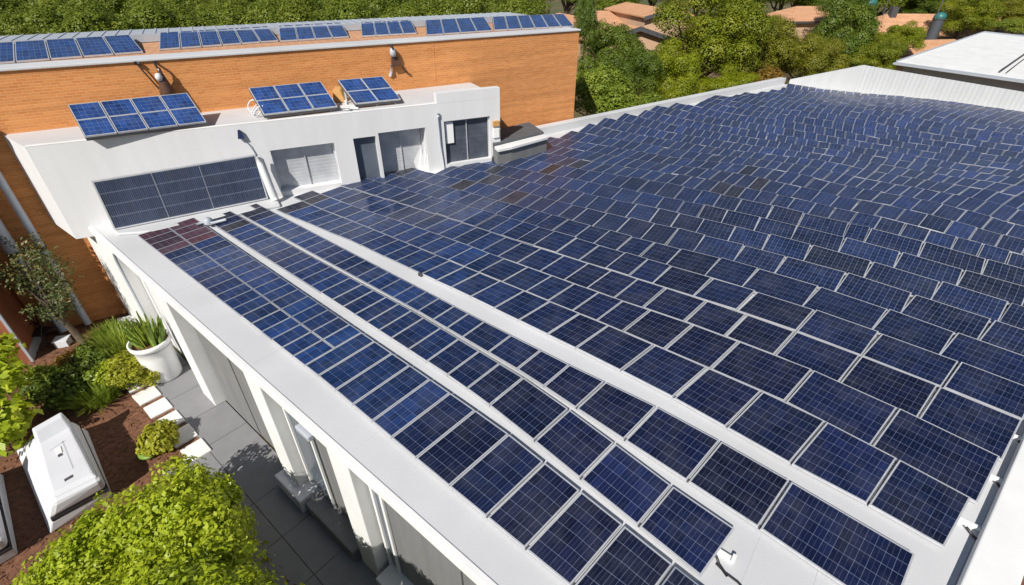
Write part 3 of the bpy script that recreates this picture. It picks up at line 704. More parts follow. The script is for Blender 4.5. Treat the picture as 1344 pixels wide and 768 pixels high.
for pxs, nx, lab in (
    ([(-22, 83), (184, 68), (174, 45), (-30, 58)], 5, 'leftmost blue panel strip on the brick building, cut by the picture edge'),
    ([(212, 64), (363, 53), (354, 34), (206, 43)], 6, 'blue strip of six panels on the brick roof above the left wall lamp'),
    ([(370, 53), (456, 48), (449, 29), (363, 34)], 4, 'third blue panel strip from the left on the brick roof'),
    ([(476, 47), (546, 43), (540, 26), (472, 29)], 4, 'fourth blue panel strip from the left on the brick roof'),
    ([(562, 45), (645, 40), (637, 22), (556, 27)], 4, 'fifth blue panel strip from the left on the brick roof'),
    ([(652, 39), (750, 34), (743, 18), (643, 22)], 6, 'blue panel strip at the right end of the brick roof')):
    array('roof_solar_array', lab, 'solar arrays on the brick roof', quad(pxs, BZ + .09, BZ + .32), nx, 1, (.013, .045, .165), M['glassdeck'], base=BZ + .03, cells=(5, 6))
# the large panel leaning on the facade
P = [Z(150, 302, RZ + .12), Z(352, 261, RZ + .12), V(335, 203, fpt(0, 0, -.16), fpt(10, 0, -.16)), V(125, 241, fpt(0, 0, -.16), fpt(10, 0, -.16))]
P[3] = P[0] + P[2] - P[1]
lt = thing('leaning_solar_panel', 'large dark grey-blue solar panel leaning against the plain white wall', 'solar panel', (P[0] + P[1]) / 2)
fm, g2 = MB(), MB(); panel_faces((fm, g2), P, (.018, .028, .065), 84, 4, 0, 0, fr=.04, thick=.06); part('frame', fm, M['alu'], lt); part('cell_sheet', g2, M['fineglass'], lt)
n = (P[1] - P[0]).cross(P[3] - P[0]).normalized()
for a in (.33, .62):
    mb = MB(); a0 = P[0].lerp(P[1], a) + n * .002; a1 = P[3].lerp(P[2], a) + n * .002; d = (P[1] - P[0]).normalized() * .009; mb.face([a0, a0 + d, a1 + d, a1]); part('divider', mb, M['alu'], lt)

# ------------------------------------------------------------------ small things on roof and walls
def simple(name, mb, m, label, cat, bevel=0, group=None):
    o = mb.build(name, m, None, bevel); return tag(o, label, cat, group)
mb = MB(); a = Z(361, 262, RZ + .12); b = V(338, 206, fpt(0, 0, -.3), fpt(10, 0, -.3)); mb.tube([a, a.lerp(b, .1), a.lerp(b, .85), b], [.10, .13, .10, .05], 12)
simple('rolled_tube', mb, M['white'], 'off-white rolled tube leaning on the wall beside the dark leaning panel', 'tube')
mb = MB(); c = V(315, 177, fpt(0, 0, -.12), fpt(10, 0, -.12))
mb.prism([c + FD * -.09 + Vector((0, 0, -.12)), c + FD * .09 + Vector((0, 0, -.12)), c + FD * .07 + FN * -.12 + Vector((0, 0, -.1)), c + FD * -.07 + FN * -.12 + Vector((0, 0, -.1))],
         [c + FD * -.03 + Vector((0, 0, .14)), c + FD * .02 + Vector((0, 0, .14)), c + FD * .02 + FN * -.12 + Vector((0, 0, .12)), c + FD * -.02 + FN * -.12 + Vector((0, 0, .12))])
fl = thing('floodlight', 'small navy wedge-shaped floodlight on the white wall above the leaning panel', 'floodlight', c); part('lamp_body', mb, M['navyplastic'], fl)
mb = MB(); mb.tube([fpt(5.08, 6.0, -.03), fpt(5.2, 5.8, -.05), fpt(5.28, 5.55, -.03), fpt(5.3, 5.3, -.02)], .015); part('cable', mb, M['plasticgrey'], fl)
mb = MB(); mb.tube([fpt(11.3, 4.15, -.06), fpt(11.25, 5.0, -.06), fpt(11.25, 6.0, -.06)], .022); mb.tube([fpt(11.25, 6.0, -.06), fpt(11.25, 6.12, -.06)], .045)
simple('thin_pole', mb, M['plasticgrey'], 'thin grey pole with a dark tip standing by the right window', 'pole')
mb = MB(); mb.box(fpt(13.3, 5.42, -.09), FD * .27, FN * -.09, (0, 0, .2)); ab = thing('alarm_box', 'small olive alarm box on the white wall right of the last window', 'alarm box', fpt(13.4, 5.5)); part('case', mb, M['tan'], ab, bevel=.02)
mb = MB(); mb.box(fpt(13.32, 5.0, -.07), FD * .24, FN * -.07, (0, 0, .34)); simple('meter_box', mb, M['white'], 'small white meter box just below the olive alarm box', 'meter box', bevel=.015)
# grey glazed hatch at the parapet's left end
ha = thing('roof_hatch', 'grey glazed roof hatch with dark top between white block and roof parapet', 'roof hatch', Z(688, 208, RZ))
h0, h1, h2 = Z(653, 221, RZ), Z(671, 217, RZ), Z(717, 203, RZ); bk = (h1 - h0).normalized(); dp = Vector((-.35, .94, 0))
hz = Z(655, 189, RZ + .55).z
mb = MB(); mb.prism([h0, h1, h2, h2 + dp * 1.1, h0 + dp * 1.1], [p + Vector((0, 0, .62)) for p in (h0, h1, h2, h2 + dp * 1.1, h0 + dp * 1.1)]); part('glazed_body', mb, M['grey'], ha)
mb = MB(); o_ = Vector((0, 0, .64)); mb.prism([p + o_ for p in (h0 - dp * .1, h1 - dp * .1, h2 - dp * .1, h2 + dp * .32, h0 + dp * .32)], [p + o_ + Vector((0, 0, .10)) for p in (h0 - dp * .1, h1 - dp * .1, h2 - dp * .1, h2 + dp * .32, h0 + dp * .32)]); part('white_rim', mb, M['white'], ha, bevel=.01)
mb = MB(); mb.prism([p + o_ for p in (h0 + dp * .33, h2 + dp * .33, h2 + dp * 1.9, h0 + dp * 1.9)], [p + o_ + Vector((0, 0, .18)) for p in (h0 + dp * .33, h2 + dp * .33, h2 + dp * 1.9, h0 + dp * 1.9)]); part('dark_lid', mb, M['lid'], ha)
mb = MB(); a = Z(648, 216, RZ); mb.lathe(a, [(.10, 0), (.09, .06), (.06, .28), (.03, .34), (0, .34)], 10); simple('bollard_vent', mb, M['black'], 'small black roof vent at the foot of the white block corner', 'roof vent')
# wall lamps on the brick
def wall_lamp(u, label, flag):
    t = thing('wall_lamp', label, 'wall lamp', bpt(u, 7.6), 'lamps hanging on the brick wall')
    mb = MB(); mb.tube([bpt(u, 7.98, -.02), bpt(u, 7.98, -.22), bpt(u + .02, 7.85, -.26)], .035); part('bracket', mb, M['black'], t)
    if not flag:
        mb = MB(); mb.lathe(bpt(u + .05, 7.0, -.24), [(0, .86), (.05, .84), (.06, .7), (.12, .5), (.2, .2), (.22, .1), (.16, .02), (0, 0)], 14); part('brown_shade', mb, M['brown'], t)
        mb = MB(); mb.lathe(bpt(u - .02, 7.5, -.33), [(0, .22), (.07, .2), (.10, .1), (.06, 0), (0, 0)], 12); part('white_bulb', mb, M['plastic'], t)
        mb = MB(); mb.tube([bpt(u - .45, 7.99, -.03), bpt(u - .42, 7.9, -.12), bpt(u - .1, 7.15, -.1), bpt(u - .06, 7.05, -.02)], .022); mb.tube([bpt(u - .5, 7.99, -.08), bpt(u - .38, 7.97, -.08)], .05); part('cable', mb, M['black'], t)
    else:
        mb = MB(); mb.prism([bpt(u - .08, 7.28, -.05), bpt(u + .30, 7.32, -.05), bpt(u + .30, 7.32, -.2), bpt(u - .08, 7.28, -.2)], [bpt(u, 7.75, -.05), bpt(u + .1, 7.75, -.05), bpt(u + .1, 7.75, -.12), bpt(u, 7.75, -.12)]); part('brown_shade', mb, M['brown'], t)
        mb = MB(); mb.lathe(bpt(u + .02, 7.62, -.18), [(0, .3), (.09, .26), (.12, .12), (.08, .0), (0, 0)], 12); part('white_bulb', mb, M['plasticgrey'], t)
        mb = MB(); mb.tube([bpt(u - .06, 7.35, -.1), bpt(u - .1, 7.1, -.08), bpt(u - .14, 6.95, -.03)], [.05, .06, .05]); part('hanging_strap', mb, M['plasticgrey'], t)
        mb = MB(); mb.tube([bpt(u + .28, 7.34, -.1), bpt(u + .42, 7.1, -.1), bpt(u + .56, 6.98, -.08), bpt(u + .66, 6.95, -.03)], .02); part('cable', mb, M['black'], t)
wall_lamp(4.0, 'brown bottle-shaped lamp hanging high on the brick wall beside a black cable', False)
wall_lamp(11.25, 'brown wedge-shaped lamp on the brick wall above the smallest deck array', True)
mb = MB(); c = Z(444, 126, FZ + .2); mb.prism([c + Vector((-.2, -.15, -.2)), c + Vector((.25, -.1, -.2)), c + Vector((.3, .25, -.2)), c + Vector((-.15, .25, -.2))], [c + Vector((-.12, -.05, .25)), c + Vector((.1, -.02, .2)), c + Vector((.15, .2, .28)), c + Vector((-.1, .2, .3))])
simple('canvas_cover', mb, M['tan'], 'tan canvas cover between the two right deck arrays', 'cover', bevel=.04)
mb = MB()
for k in range(3):
    c = Z(334 + k * 4, 146 + k * 3, FZ + .05); mb.tube([c + Vector((.16 * math.cos(a), .12 * math.sin(a) - .02 * k, .16 + .16 * math.sin(a * 1.0 + k))) for a in np.linspace(0, 5.6, 14)], .02, 6)
simple('cable_coil', mb, M['plastic'], 'white coil of cable at the left end of the six-module deck array', 'cable')
mb = MB(); pts = [Z(x, y, FZ + .05) for x, y in ((452, 128), (455, 138), (460, 144), (450, 143), (470, 142))]; mb.tube(pts, .03, 6); mb.box(Z(446, 144, FZ + .001), (.5, .22, 0), (-.1, .2, 0), (0, 0, .08)); simple('cable_tray', mb, M['white'], 'white cable tray on the deck between the two right arrays', 'cable tray')
# brackets along the right parapet and by the second row's end
def bracket(px, label, flip=1):
    c = Z(*px, RZ); t = thing('cable_bracket', label, 'bracket', c, 'white brackets at the panel row ends')
    mb = MB(); mb.box(c + D1 * .1 + Vector((0, 0, .0)), D1 * -.30, NN * .07, (0, 0, .06)); mb.box(c - D1 * .16 + NN * -.03 + Vector((0, 0, .061)), D1 * -.05, NN * .13, (0, 0, .03)); part('bracket_body', mb, M['white'], t, bevel=.008)
    mb = MB(); mb.tube([c + NN * -.06 + Vector((0, 0, .05)), c + NN * -.14 + D1 * -.08 + Vector((0, 0, .03)), c + NN * -.2 + D1 * -.2 + Vector((0, 0, .015))], .018, 6); part('cable', mb, M['black'], t)
for px, l in (((1266, 690), 'white cable bracket at the near end of the fourth panel row'), ((1305, 632), 'white cable bracket at the near end of the fifth panel row'), ((1334, 578), 'white cable bracket at the near end of the sixth panel row'), ((941, 728), 'white cable bracket at the near end of the second panel row')):
    bracket(px, l)
mb = MB(); mb.tube([Z(940, 740, RZ + .02), Z(952, 752, RZ + .015), Z(968, 764, RZ + .015), Z(985, 782, RZ + .015)], .014, 6); simple('roof_cable', mb, M['black'], 'thin dark cable on the white roof near the second row end', 'cable')
mb = MB(); c = Z(706, 530, RZ); mb.box(SL(.60, .80, RZ), D1 * -.5, NN * -.11, (0, 0, .05)); mb.box(SL(.62, .70, RZ), D1 * .25, NN * .1, (0, 0, .06)); simple('flashing_strip', mb, M['white'], 'white flashing strip in the gap between the second and third panel rows', 'flashing')
c = Z(553, 364, RZ); mb = MB(); mb.box(c, D1 * .12, NN * .06, (0, 0, .07)); mb.box(c + D1 * .03, D1 * .06, NN * .03, (0, 0, .11)); simple('rail_clamp', mb, M['rail'], 'small brown rail clamp on the bare strip below the main field', 'clamp')
mb = MB(); a = Z(258, 295, RZ + .14); mb.tube([a, a + Vector((.2, .1, .05)), a + Vector((.45, .05, .03)), a + Vector((.7, .3, .02))], .04, 8); mb.lathe(a + Vector((.3, .1, 0)), [(.12, 0), (.12, .12), (.05, .18), (0, .18)], 10)
simple('junction_cable', mb, M['plasticgrey'], 'grey cable knot at the far end between the first two panel rows', 'cable')

# ------------------------------------------------------------------ foliage
def leaves_obj(name, lobes, n, size, m, seed, parent=None, inner=.35, aspect=.55, origin=Vector((0, 0, 0)), squash=1.0, up=.25, rough=.45):
    r = np.random.default_rng(seed)
    C_ = np.array([[l[0], l[1], l[2]] for l in lobes]); R_ = np.array([l[3] for l in lobes])
    w = R_ ** 2; k = r.choice(len(lobes), n, p=w / w.sum())
    d = r.normal(size=(n, 3)); d /= np.linalg.norm(d, axis=1)[:, None]
    d[:, 2] = np.where((d[:, 2] < -.35) & (r.random(n) < .7), -d[:, 2], d[:, 2])
    ph = r.random((len(lobes), 3)) * 6.28
    bumps = .10 * (np.sin(d[:, 0] * 7 + ph[k, 0]) + np.sin(d[:, 1] * 7 + ph[k, 1]) + np.sin(d[:, 2] * 7 + ph[k, 2]))
    rad = np.where(r.random(n) < inner, r.uniform(.35, .85, n), r.uniform(.84, 1.06, n)) * (1 + bumps)
    pos = C_[k] + d * (R_[k] * rad)[:, None] * np.array([1, 1, squash]) - np.array(origin)
    nrm = d * .9 + r.normal(size=(n, 3)) * rough + np.array([0, 0, up]); nrm /= np.linalg.norm(nrm, axis=1)[:, None]
    t = np.cross(nrm, r.normal(size=(n, 3))); t /= np.linalg.norm(t, axis=1)[:, None]; b = np.cross(nrm, t)
    s = size * r.uniform(.6, 1.3, n)[:, None]
    v = np.empty((n, 4, 3)); v[:, 0] = pos - t * s; v[:, 1] = pos + b * s * aspect + nrm * s * .18; v[:, 2] = pos + t * s; v[:, 3] = pos - b * s * aspect + nrm * s * .18
    return quads_obj(name, v, m, parent)
def quads_obj(name, v, m, parent=None):
    n = len(v); me = bpy.data.meshes.new(name); me.vertices.add(n * 4); me.vertices.foreach_set('co', v.reshape(-1).astype(np.float32))
    me.loops.add(n * 4); me.loops.foreach_set('vertex_index', np.arange(n * 4, dtype=np.int32))
    me.polygons.add(n); me.polygons.foreach_set('loop_start', np.arange(0, n * 4, 4, dtype=np.int32)); me.polygons.foreach_set('loop_total', np.full(n, 4, dtype=np.int32))
    me.materials.append(m); me.update(calc_edges=True); me.validate()
    o = bpy.data.objects.new(name, me); COL.objects.link(o)
    if parent is not None: o.parent = parent
    return o
def blades(name, centre, rad, n, h, w, m, seed, parent=None, lean=.5):
    r = np.random.default_rng(seed); a = r.random(n) * 6.283; q = np.sqrt(r.random(n)) * rad
    base = np.stack([np.cos(a) * q, np.sin(a) * q, np.zeros(n)], 1) + np.array(centre)
    ln = lean * r.uniform(.2, 1.2, n); out = np.stack([np.cos(a + r.normal(size=n) * .6) * ln, np.sin(a + r.normal(size=n) * .6) * ln, np.ones(n)], 1)
    hh = h * r.uniform(.55, 1.1, n)[:, None]; tip = base + out * hh; tip[:, 2] -= (ln ** 2) * hh[:, 0] * .35
    sd = np.stack([-np.sin(a), np.cos(a), np.zeros(n)], 1) * (w * r.uniform(.6, 1.3, n))[:, None]
    mid = base * .45 + tip * .55 + np.array([0, 0, 1]) * hh * .1
    v1 = np.stack([base - sd * .6, base + sd * .6, mid + sd, mid - sd], 1); v2 = np.stack([mid - sd, mid + sd, tip + sd * .15, tip - sd * .15], 1)
    return quads_obj(name, np.concatenate([v1, v2]), m, parent)

def crown_lobes(R, H, n, seed, lr=(.32, .5)):
    r = random.Random(seed); L = []
    for i in range(n):
        a = r.random() * 6.283; e = math.asin(r.uniform(-.45, 1)); q = r.uniform(.62, .88)
        L.append((R * q * math.cos(a) * math.cos(e), R * q * math.sin(a) * math.cos(e), H * q * math.sin(e), R * r.uniform(*lr)))
    L.append((0, 0, 0, R * .5)); return L
def tree_proto(name, R, H, trunk_h, nl, nleaf, size, m, seed, lr=(.32, .5)):
    """crown centre sits trunk_h above the base; crown half-height H"""
    root = bpy.data.objects.new(name, None); COL.objects.link(root)
    L = [(x, y, z + trunk_h, q) for x, y, z, q in crown_lobes(R, H, nl, seed, lr)]
    leaves_obj('crown', L, nleaf, size, m, seed, root, inner=.2, rough=.3, aspect=.7)
    mb = MB(); mb.tube([(0, 0, -.1), (.05, .03, trunk_h * .45), (0, .05, trunk_h * .9)], [R * .075, R * .055, R * .04], 8)
    r = random.Random(seed)
    for x, y, z, q in L[:7]:
        mb.tube([(0, .03, trunk_h * r.uniform(.45, .7)), (x * .5, y * .5, trunk_h * .75 + (z - trunk_h) * .4), (x * .9, y * .9, z)], [R * .035, R * .025, R * .01], 6)
    mb.build('trunk', M['bark'], root)
    return root
def copy_tree(root, loc, scale, rot, label, cat, group):
    c = root.copy(); COL.objects.link(c); c.location = loc; c.scale = scale; c.rotation_euler = (0, 0, rot); tag(c, label, cat, group)
    for ch in root.children:
        d = ch.copy(); COL.objects.link(d); d.parent = c
    return c
used = set()
def place(root, loc, scale, rot, label, cat='tree', group=None):
    if root.name not in used:
        used.add(root.name); root.location = loc; root.scale = scale; root.rotation_euler = (0, 0, rot); tag(root, label, cat, group); return root
    return copy_tree(root, loc, scale, rot, label, cat, group)

# protos: unit crown R=1 scaled per tree
PRO = {}
for i in range(3): PRO['tree', i] = tree_proto('broadleaf_tree', 3.5, 3.4, 4.2, 34, 70000, .054, (M['leaf_tree'], M['leaf_lime'], M['leaf_olive'])[i], 20 + i, (.19, .31))
for i in range(2): PRO['dark', i] = tree_proto('dark_tree', 3.0, 3.3, 4.0, 32, 45000, .062, M['leaf_dark'], 40 + i, (.22, .36))
PRO['rust', 0] = tree_proto('rusty_shrub', 1.6, 1.8, 1.8, 16, 9000, .07, M['leaf_rust'], 50)
PRO['bright', 0] = tree_proto('light_green_shrub', 2.2, 1.8, 1.8, 24, 16000, .08, M['leaf_grass'], 51)
for i in range(3): PRO['wood', i] = tree_proto('wood_tree', 2.6, 2.6, 6.2, 36, 30000, .066, M['leaf_wood'], 60 + i, (.22, .38))
rt = random.Random(5)
def tree_px(kind, v, cx, cy, rx, ry, D, label, group=None, cat='tree'):
    p = at(cx, cy, D); depth = (p - CAM).dot(FW); r0 = PRO[kind, v]
    R = {'tree': 3.5, 'dark': 3.0, 'rust': 1.6, 'bright': 2.2, 'wood': 2.6}[kind]; th = {'tree': 4.2, 'dark': 4.0, 'rust': 1.8, 'bright': 1.8, 'wood': 6.2}[kind]
    sx = rx * depth / FOC / R; sz = max(p.z, .4) / th if p.z / th < 2.2 else 2.2
    ryz = ry * depth / FOC / R
    # crown keeps its own size; the base drops below/at ground by scaling about the crown
    base = Vector((p.x, p.y, p.z - th * ryz))
    o = place(r0, base, (sx, sx, ryz), rt.random() * 6.28, label, cat, group)
    return o
G_ = 'trees behind the right parapet'
for a in (
  ('tree', 0, 925, 60, 72, 70, 42, 'largest rounded green tree behind the panel roof, standing beside the terracotta house'),
  ('tree', 1, 872, 112, 44, 50, 36, 'lighter green tree just behind the roof parapet, below the terracotta house'),
  ('tree', 2, 992, 70, 52, 50, 45, 'broad olive-green tree touching the largest tree on its right'),
  ('tree', 1, 955, 125, 45, 34, 38, 'low green tree at the parapet in front of the largest tree'),
  ('rust', 0, 1006, 122, 24, 24, 38, 'small rusty orange shrub at the parapet near the far roof corner'),
  ('dark', 0, 1103, 58, 42, 48, 52, 'dark green tree beside the far corner of the panel roof'),
  ('tree', 2, 1060, 88, 42, 40, 44, 'green tree right above the far-left corner of the panel roof'),
  ('tree', 0, 1142, 78, 36, 32, 50, 'green tree next to the white hall roof corner'),
  ('dark', 1, 1110, 12, 36, 24, 66, 'dark tree between the two terracotta roofs at the top'),
  ('tree', 1, 1186, 52, 24, 20, 58, 'small round green tree above the white hall corner'),
  ('dark', 0, 800, 82, 42, 44, 36, 'dark green tree right of the brick building, in front of the terracotta gable'),
  ('dark', 1, 768, 40, 18, 38, 36, 'slim dark tree at the right end of the brick roof'),
  ('dark', 1, 835, 105, 34, 36, 35, 'dark tree below the terracotta gable'),
  ('bright', 0, 785, 128, 42, 34, 32, 'light green shrub against the brick building corner'),
  ('bright', 0, 832, 150, 44, 24, 31, 'yellow-green shrub at the foot of the trees beside the parapet'),
  ('tree', 0, 1265, 24, 36, 28, 78, 'large olive tree behind the white hall roof'),
  ('tree', 2, 1320, 18, 34, 20, 85, 'olive tree behind the pale house at the top right'),
  ('bright', 0, 1332, 36, 26, 9, 70, 'low green hedge bush at the right picture edge above the white hall'),
  ('dark', 1, 1205, 14, 26, 16, 95, 'far dark tree behind the long terracotta roof'),
  ):
    tree_px(*a, G_)
# wood behind the brick building
wood_label = 'leafy green tree in the dense wood behind the brick building'
for row, D in enumerate((33, 38, 44, 51, 60, 72)):
    x0 = -1.25 * D; x1 = .05 * D; x = x0 + (row % 2) * 1.6
    while x < x1:
        top = rt.uniform(7.6, 8.6) if D < 60 else rt.uniform(8, 9.4)
        s = rt.uniform(.9, 1.2); zsc = top / (6.2 + 2.6)
        # keep clear of the brick building
        p = Vector((x + rt.uniform(-.7, .7), D + rt.uniform(-1.5, 1.5), 0)); rel = p - BRP
        dep = -rel.dot(BRN)
        if dep > RDEP + 2.8:
            place(PRO['wood', rt.randrange(3)], p, (s, s, zsc), rt.random() * 6.28, wood_label, 'tree', 'wood behind the brick building')
        x += rt.uniform(3.0, 4.0)
# distant belt across the horizon on the right
for D in (95, 112, 130):
    x = .10 * D
    while x < 1.15 * D:
        s = rt.uniform(1.3, 2.0)
        place(PRO['wood', rt.randrange(3)], (x, D + rt.uniform(-4, 4), -1), (s, s, rt.uniform(.95, 1.35)), rt.random() * 6.28, 'hazy green tree in the far belt behind the houses', 'tree', 'far tree belt behind the houses')
        x += rt.uniform(5.5, 8)

# ------------------------------------------------------------------ houses
def gable_house(name, label, apex, eL, eR, D, length, yaw, wallm=None, chim=False, over=.5):
    """gable front at distance D from picture points, ridge running back along yaw"""
    A_, L_, R_ = at(*apex, D), at(*eL, D), at(*eR, D); dv = Vector((math.sin(yaw), math.cos(yaw), 0))
    t = thing(name, label, 'house', Vector((A_.x, D, 0)) + dv * length / 2)
    mb = MB(); f0 = dv * over; bk = dv * length
    g = [Vector((L_.x, L_.y, 0)), Vector((R_.x, R_.y, 0)), R_, A_, L_]; g = [p + f0 for p in g]
    sh = .35
    inn = [Vector((L_.x + sh, L_.y, 0)) + f0, Vector((R_.x - sh, R_.y, 0)) + f0, Vector((R_.x - sh, R_.y, R_.z + .02)) + f0, A_ + f0 + Vector((0, 0, -.12)), Vector((L_.x + sh, L_.y, L_.z + .02)) + f0]
    mb.prism([p for p in inn], [p + bk for p in inn]); part('wall', mb, wallm or M['houseplaster'], t)
    mb = MB(); th = Vector((0, 0, -.14))
    for P0, P1 in ((L_, A_), (A_, R_)):
        q = [P0, P1, P1 + bk + f0, P0 + bk + f0]; mb.prism([p + th for p in q], q)
    rf = part('roof', mb, M['orange_tile'], t)
    mb = MB()
    for P0, P1 in ((L_, A_), (A_, R_)): mb.prism([P0 + th * 2.6 - dv * .06, P1 + th * 2.6 - dv * .06, P1 + th * 2.6, P0 + th * 2.6], [P0 + Vector((0, 0, .02)) - dv * .06, P1 + Vector((0, 0, .02)) - dv * .06, P1 + Vector((0, 0, .02)), P0 + Vector((0, 0, .02))])
    part('barge_board', mb, M['rail'], t)
    if chim:
        c = A_ + bk * .5; mb = MB(); mb.box(c + Vector((-.5, 0, -.5)), (.9, 0, 0), (0, .9, 0), (0, 0, 1.7)); mb.box(c + Vector((-.6, -.1, 1.2)), (1.1, 0, 0), (0, 1.1, 0), (0, 0, .2)); part('chimney', mb, M['rail'], rf)
    return t
def hip_house(name, label, c, w, d, wz, rz_, ridge, yaw=0, m=None, chim=None, wallm=None):
    t = thing(name, label, 'house', (c[0], c[1], 0)); cs, sn = math.cos(yaw), math.sin(yaw)
    def q(x, y, z): return Vector((c[0] + x * cs - y * sn, c[1] + x * sn + y * cs, z))
    mb = MB(); a, b = w / 2 - .5, d / 2 - .5; mb.prism([q(-a, -b, 0), q(a, -b, 0), q(a, b, 0), q(-a, b, 0)], [q(-a, -b, wz), q(a, -b, wz), q(a, b, wz), q(-a, b, wz)]); part('wall', mb, wallm or M['houseplaster'], t)
    a, b, h = w / 2, d / 2, ridge / 2; mb = MB(); e = [q(-a, -b, wz), q(a, -b, wz), q(a, b, wz), q(-a, b, wz)]; r0, r1 = q(-h, 0, rz_), q(h, 0, rz_)
    mb.face([e[0], e[1], r1, r0]); mb.face([e[1], e[2], r1]); mb.face([e[2], e[3], r0, r1]); mb.face([e[3], e[0], r0]); mb.face([e[3], e[2], e[1], e[0]]); rf = part('roof', mb, m or M['orange_tile'], t)
    mb = MB()
    for i in range(4): mb.box(e[i] + Vector((0, 0, -.22)), (e[(i + 1) % 4] - e[i]), (e[(i + 2) % 4] - e[(i + 1) % 4]).normalized() * .1, (0, 0, .2))
    part('fascia', mb, M['rail'], t)
    mb = MB()
    for x in (-w * .28, 0, w * .28): mb.box(q(x - .5, -d / 2 + .44, .9), q(1, 0, 0) - q(0, 0, 0), q(0, .04, 0) - q(0, 0, 0), (0, 0, 1.2))
    part('window', mb, M['winglass'], t)
    if chim: mb = MB(); mb.box(q(chim[0], chim[1], wz), (.9, 0, 0), (0, .9, 0), (0, 0, rz_ - wz + .9)); part('chimney', mb, M['rail'], rf)
    return t
gable_house('terracotta_house', 'terracotta-roofed house with a dark-edged front gable behind the trees beside the brick building', (841, 35), (780, 55), (884, 50), 50, 16, math.radians(-22))
gable_house('terracotta_house', 'terracotta-roofed house with a small pale gable partly hidden by the largest tree', (881, 12), (846, 22), (915, 24), 62, 12, math.radians(-12), chim=False)
p = at(838, 18, 72); hip_house('terracotta_house', 'wide low terracotta-roofed house with a chimney at the top beside the wood', (p.x, p.y), 20, 12, p.z - 1.3, p.z + .3, 12, math.radians(-6), chim=(3.2, -2))
p = at(1062, 16, 74); hip_house('terracotta_house', 'small bright orange-roofed house between two trees at the top', (p.x, p.y), 9.5, 8, p.z - .7, p.z + .7, 4, math.radians(6))
p = at(1192, 30, 84); hip_house('terracotta_house', 'long terracotta-roofed house with a dark chimney above the white hall', (p.x, p.y), 15, 10, p.z - 1.3, p.z + 1.2, 7, math.radians(-4), chim=(-3.5, -1))
p = at(1215, 60, 62); hip_house('terracotta_shed', 'low brown-roofed outbuilding between the dark trees and the white hall roof', (p.x, p.y), 12, 9, p.z - 1.2, p.z + .6, 7, math.radians(10))
p = at(1326, 27, 92); hip_house('pale_house', 'pale tan house with a grey ridge at the top right', (p.x, p.y), 12, 8, p.z - 1.0, p.z + .7, 6, math.radians(-5), m=M['tan'])
def tank(px, D, r, label):
    c = at(*px, D); mb = MB(); mb.lathe((c.x, c.y, 0), [(r * .9, c.z - r * .4), (r, c.z - r * .3), (r * .9, c.z + r * .3), (r * .5, c.z + r * .65), (0, c.z + r * .75)], 18)
    t = thing('water_tank', label, 'water tank', (c.x, c.y, 0), 'green domed tanks'); part('tank_body', mb, M['teal'], t)
    mb = MB(); mb.lathe((c.x, c.y, 0), [(r * .93, 0), (r * .93, c.z - r * .42)], 18); part('stand', mb, M['dark'], t)
    mb = MB(); mb.lathe((c.x, c.y, 0), [(r * 1.04, c.z - r * .42), (r * 1.04, c.z - r * .25)], 18); part('rim', mb, M['rail'], t)
tank((1234, 22), 76, .75, 'teal domed tank at the right end of the long terracotta roof'); tank((1142, 4), 88, 1.0, 'teal domed tank above the dark tree at the top')
# ------------------------------------------------------------------ garden
# big bush, with unseen lobes added below the frame to shade the path
rb = random.Random(3)
lob = []
for px, py in ((365, 640), (400, 690), (430, 735), (350, 690), (385, 750), (340, 640)):  # unseen lobes, traced back along the sun to shade these path spots
    for hgt in (2.0, 2.5):
        c = Z(px, py, 0) - Vector((LX, LY, 0)).normalized() * (hgt / math.tan(EL))
        if (CAM - Vector((c.x, c.y, hgt))).z > 0:
            v = Vector((c.x, c.y, hgt)) - CAM; d = v.dot(FW); yy = 384 - FOC * v.dot(UP) / d; xx = 672 + FOC * v.x / d
            if yy > 815: lob.append((c.x, c.y, hgt, .5))
for s_ in np.arange(.8, 5.6, .6):  # unseen hedge part, added to cast the shade strip along the path
    for la_, h_ in ((-.75, 1.75), (-1.5, 1.5), (-.8, .7), (-1.5, .6)):
        c = SLm(s_, la_, h_); lob.append((c.x, c.y, c.z, .62))
for px, py, z, r in ((200, 700, 1.15, .85), (140, 735, .9, .8), (250, 660, 1.5, .62), (278, 715, 1.8, .66), (232, 632, 1.1, .5), (165, 690, 1.0, .7), (95, 752, .6, .65), (288, 655, 1.3, .42),
                     (285, 765, 1.9, .66), (225, 770, 1.6, .8), (150, 790, .9, .9), (60, 775, .45, .5), (262, 690, 1.8, .55), (220, 680, 1.6, .55), (60, 830, .6, .8), (160, 850, 1.1, 1.0), (260, 850, 2.0, .9), (300, 860, 2.3, .8), (262, 660, .8, .6), (285, 720, .8, .7), (300, 805, 2.2, .65), (250, 815, 2.3, .8), (345, 838, 2.1, .62), (400, 875, 2.3, .65), (460, 900, 2.3, .6), (325, 800, 1.9, .55), (375, 850, 2.1, .7), (430, 885, 2.2, .7)):
    c = Z(px, py, z); lob.append((c.x, c.y, c.z, r))
    if z > 1.2: lob.append((c.x, c.y, z * .4, r * .9))
    for k in range(6):
        a = rb.random() * 6.28; lob.append((c.x + r * .7 * math.cos(a), c.y + r * .7 * math.sin(a), c.z + r * rb.uniform(-.3, .55), r * rb.uniform(.28, .42)))
bc = Z(200, 740, 0)
bush = thing('round_bush', 'big bright green leafy bush in the near garden corner', 'bush', bc)
o = leaves_obj('crown', lob, 95000, .052, M['leaf_bright'], 77, bush, inner=.25, origin=bc, aspect=.6)
mb = MB()
for k in range(24):
    l = lob[(k * 9) % len(lob)]; mb.tube([bc + Vector((rb.uniform(-.2, .2), rb.uniform(-.2, .2), 0)), Vector((l[0], l[1], .3)).lerp(bc, .5) + Vector((0, 0, .3)), Vector((l[0], l[1], l[2]))], [.06, .04, .015], 6)
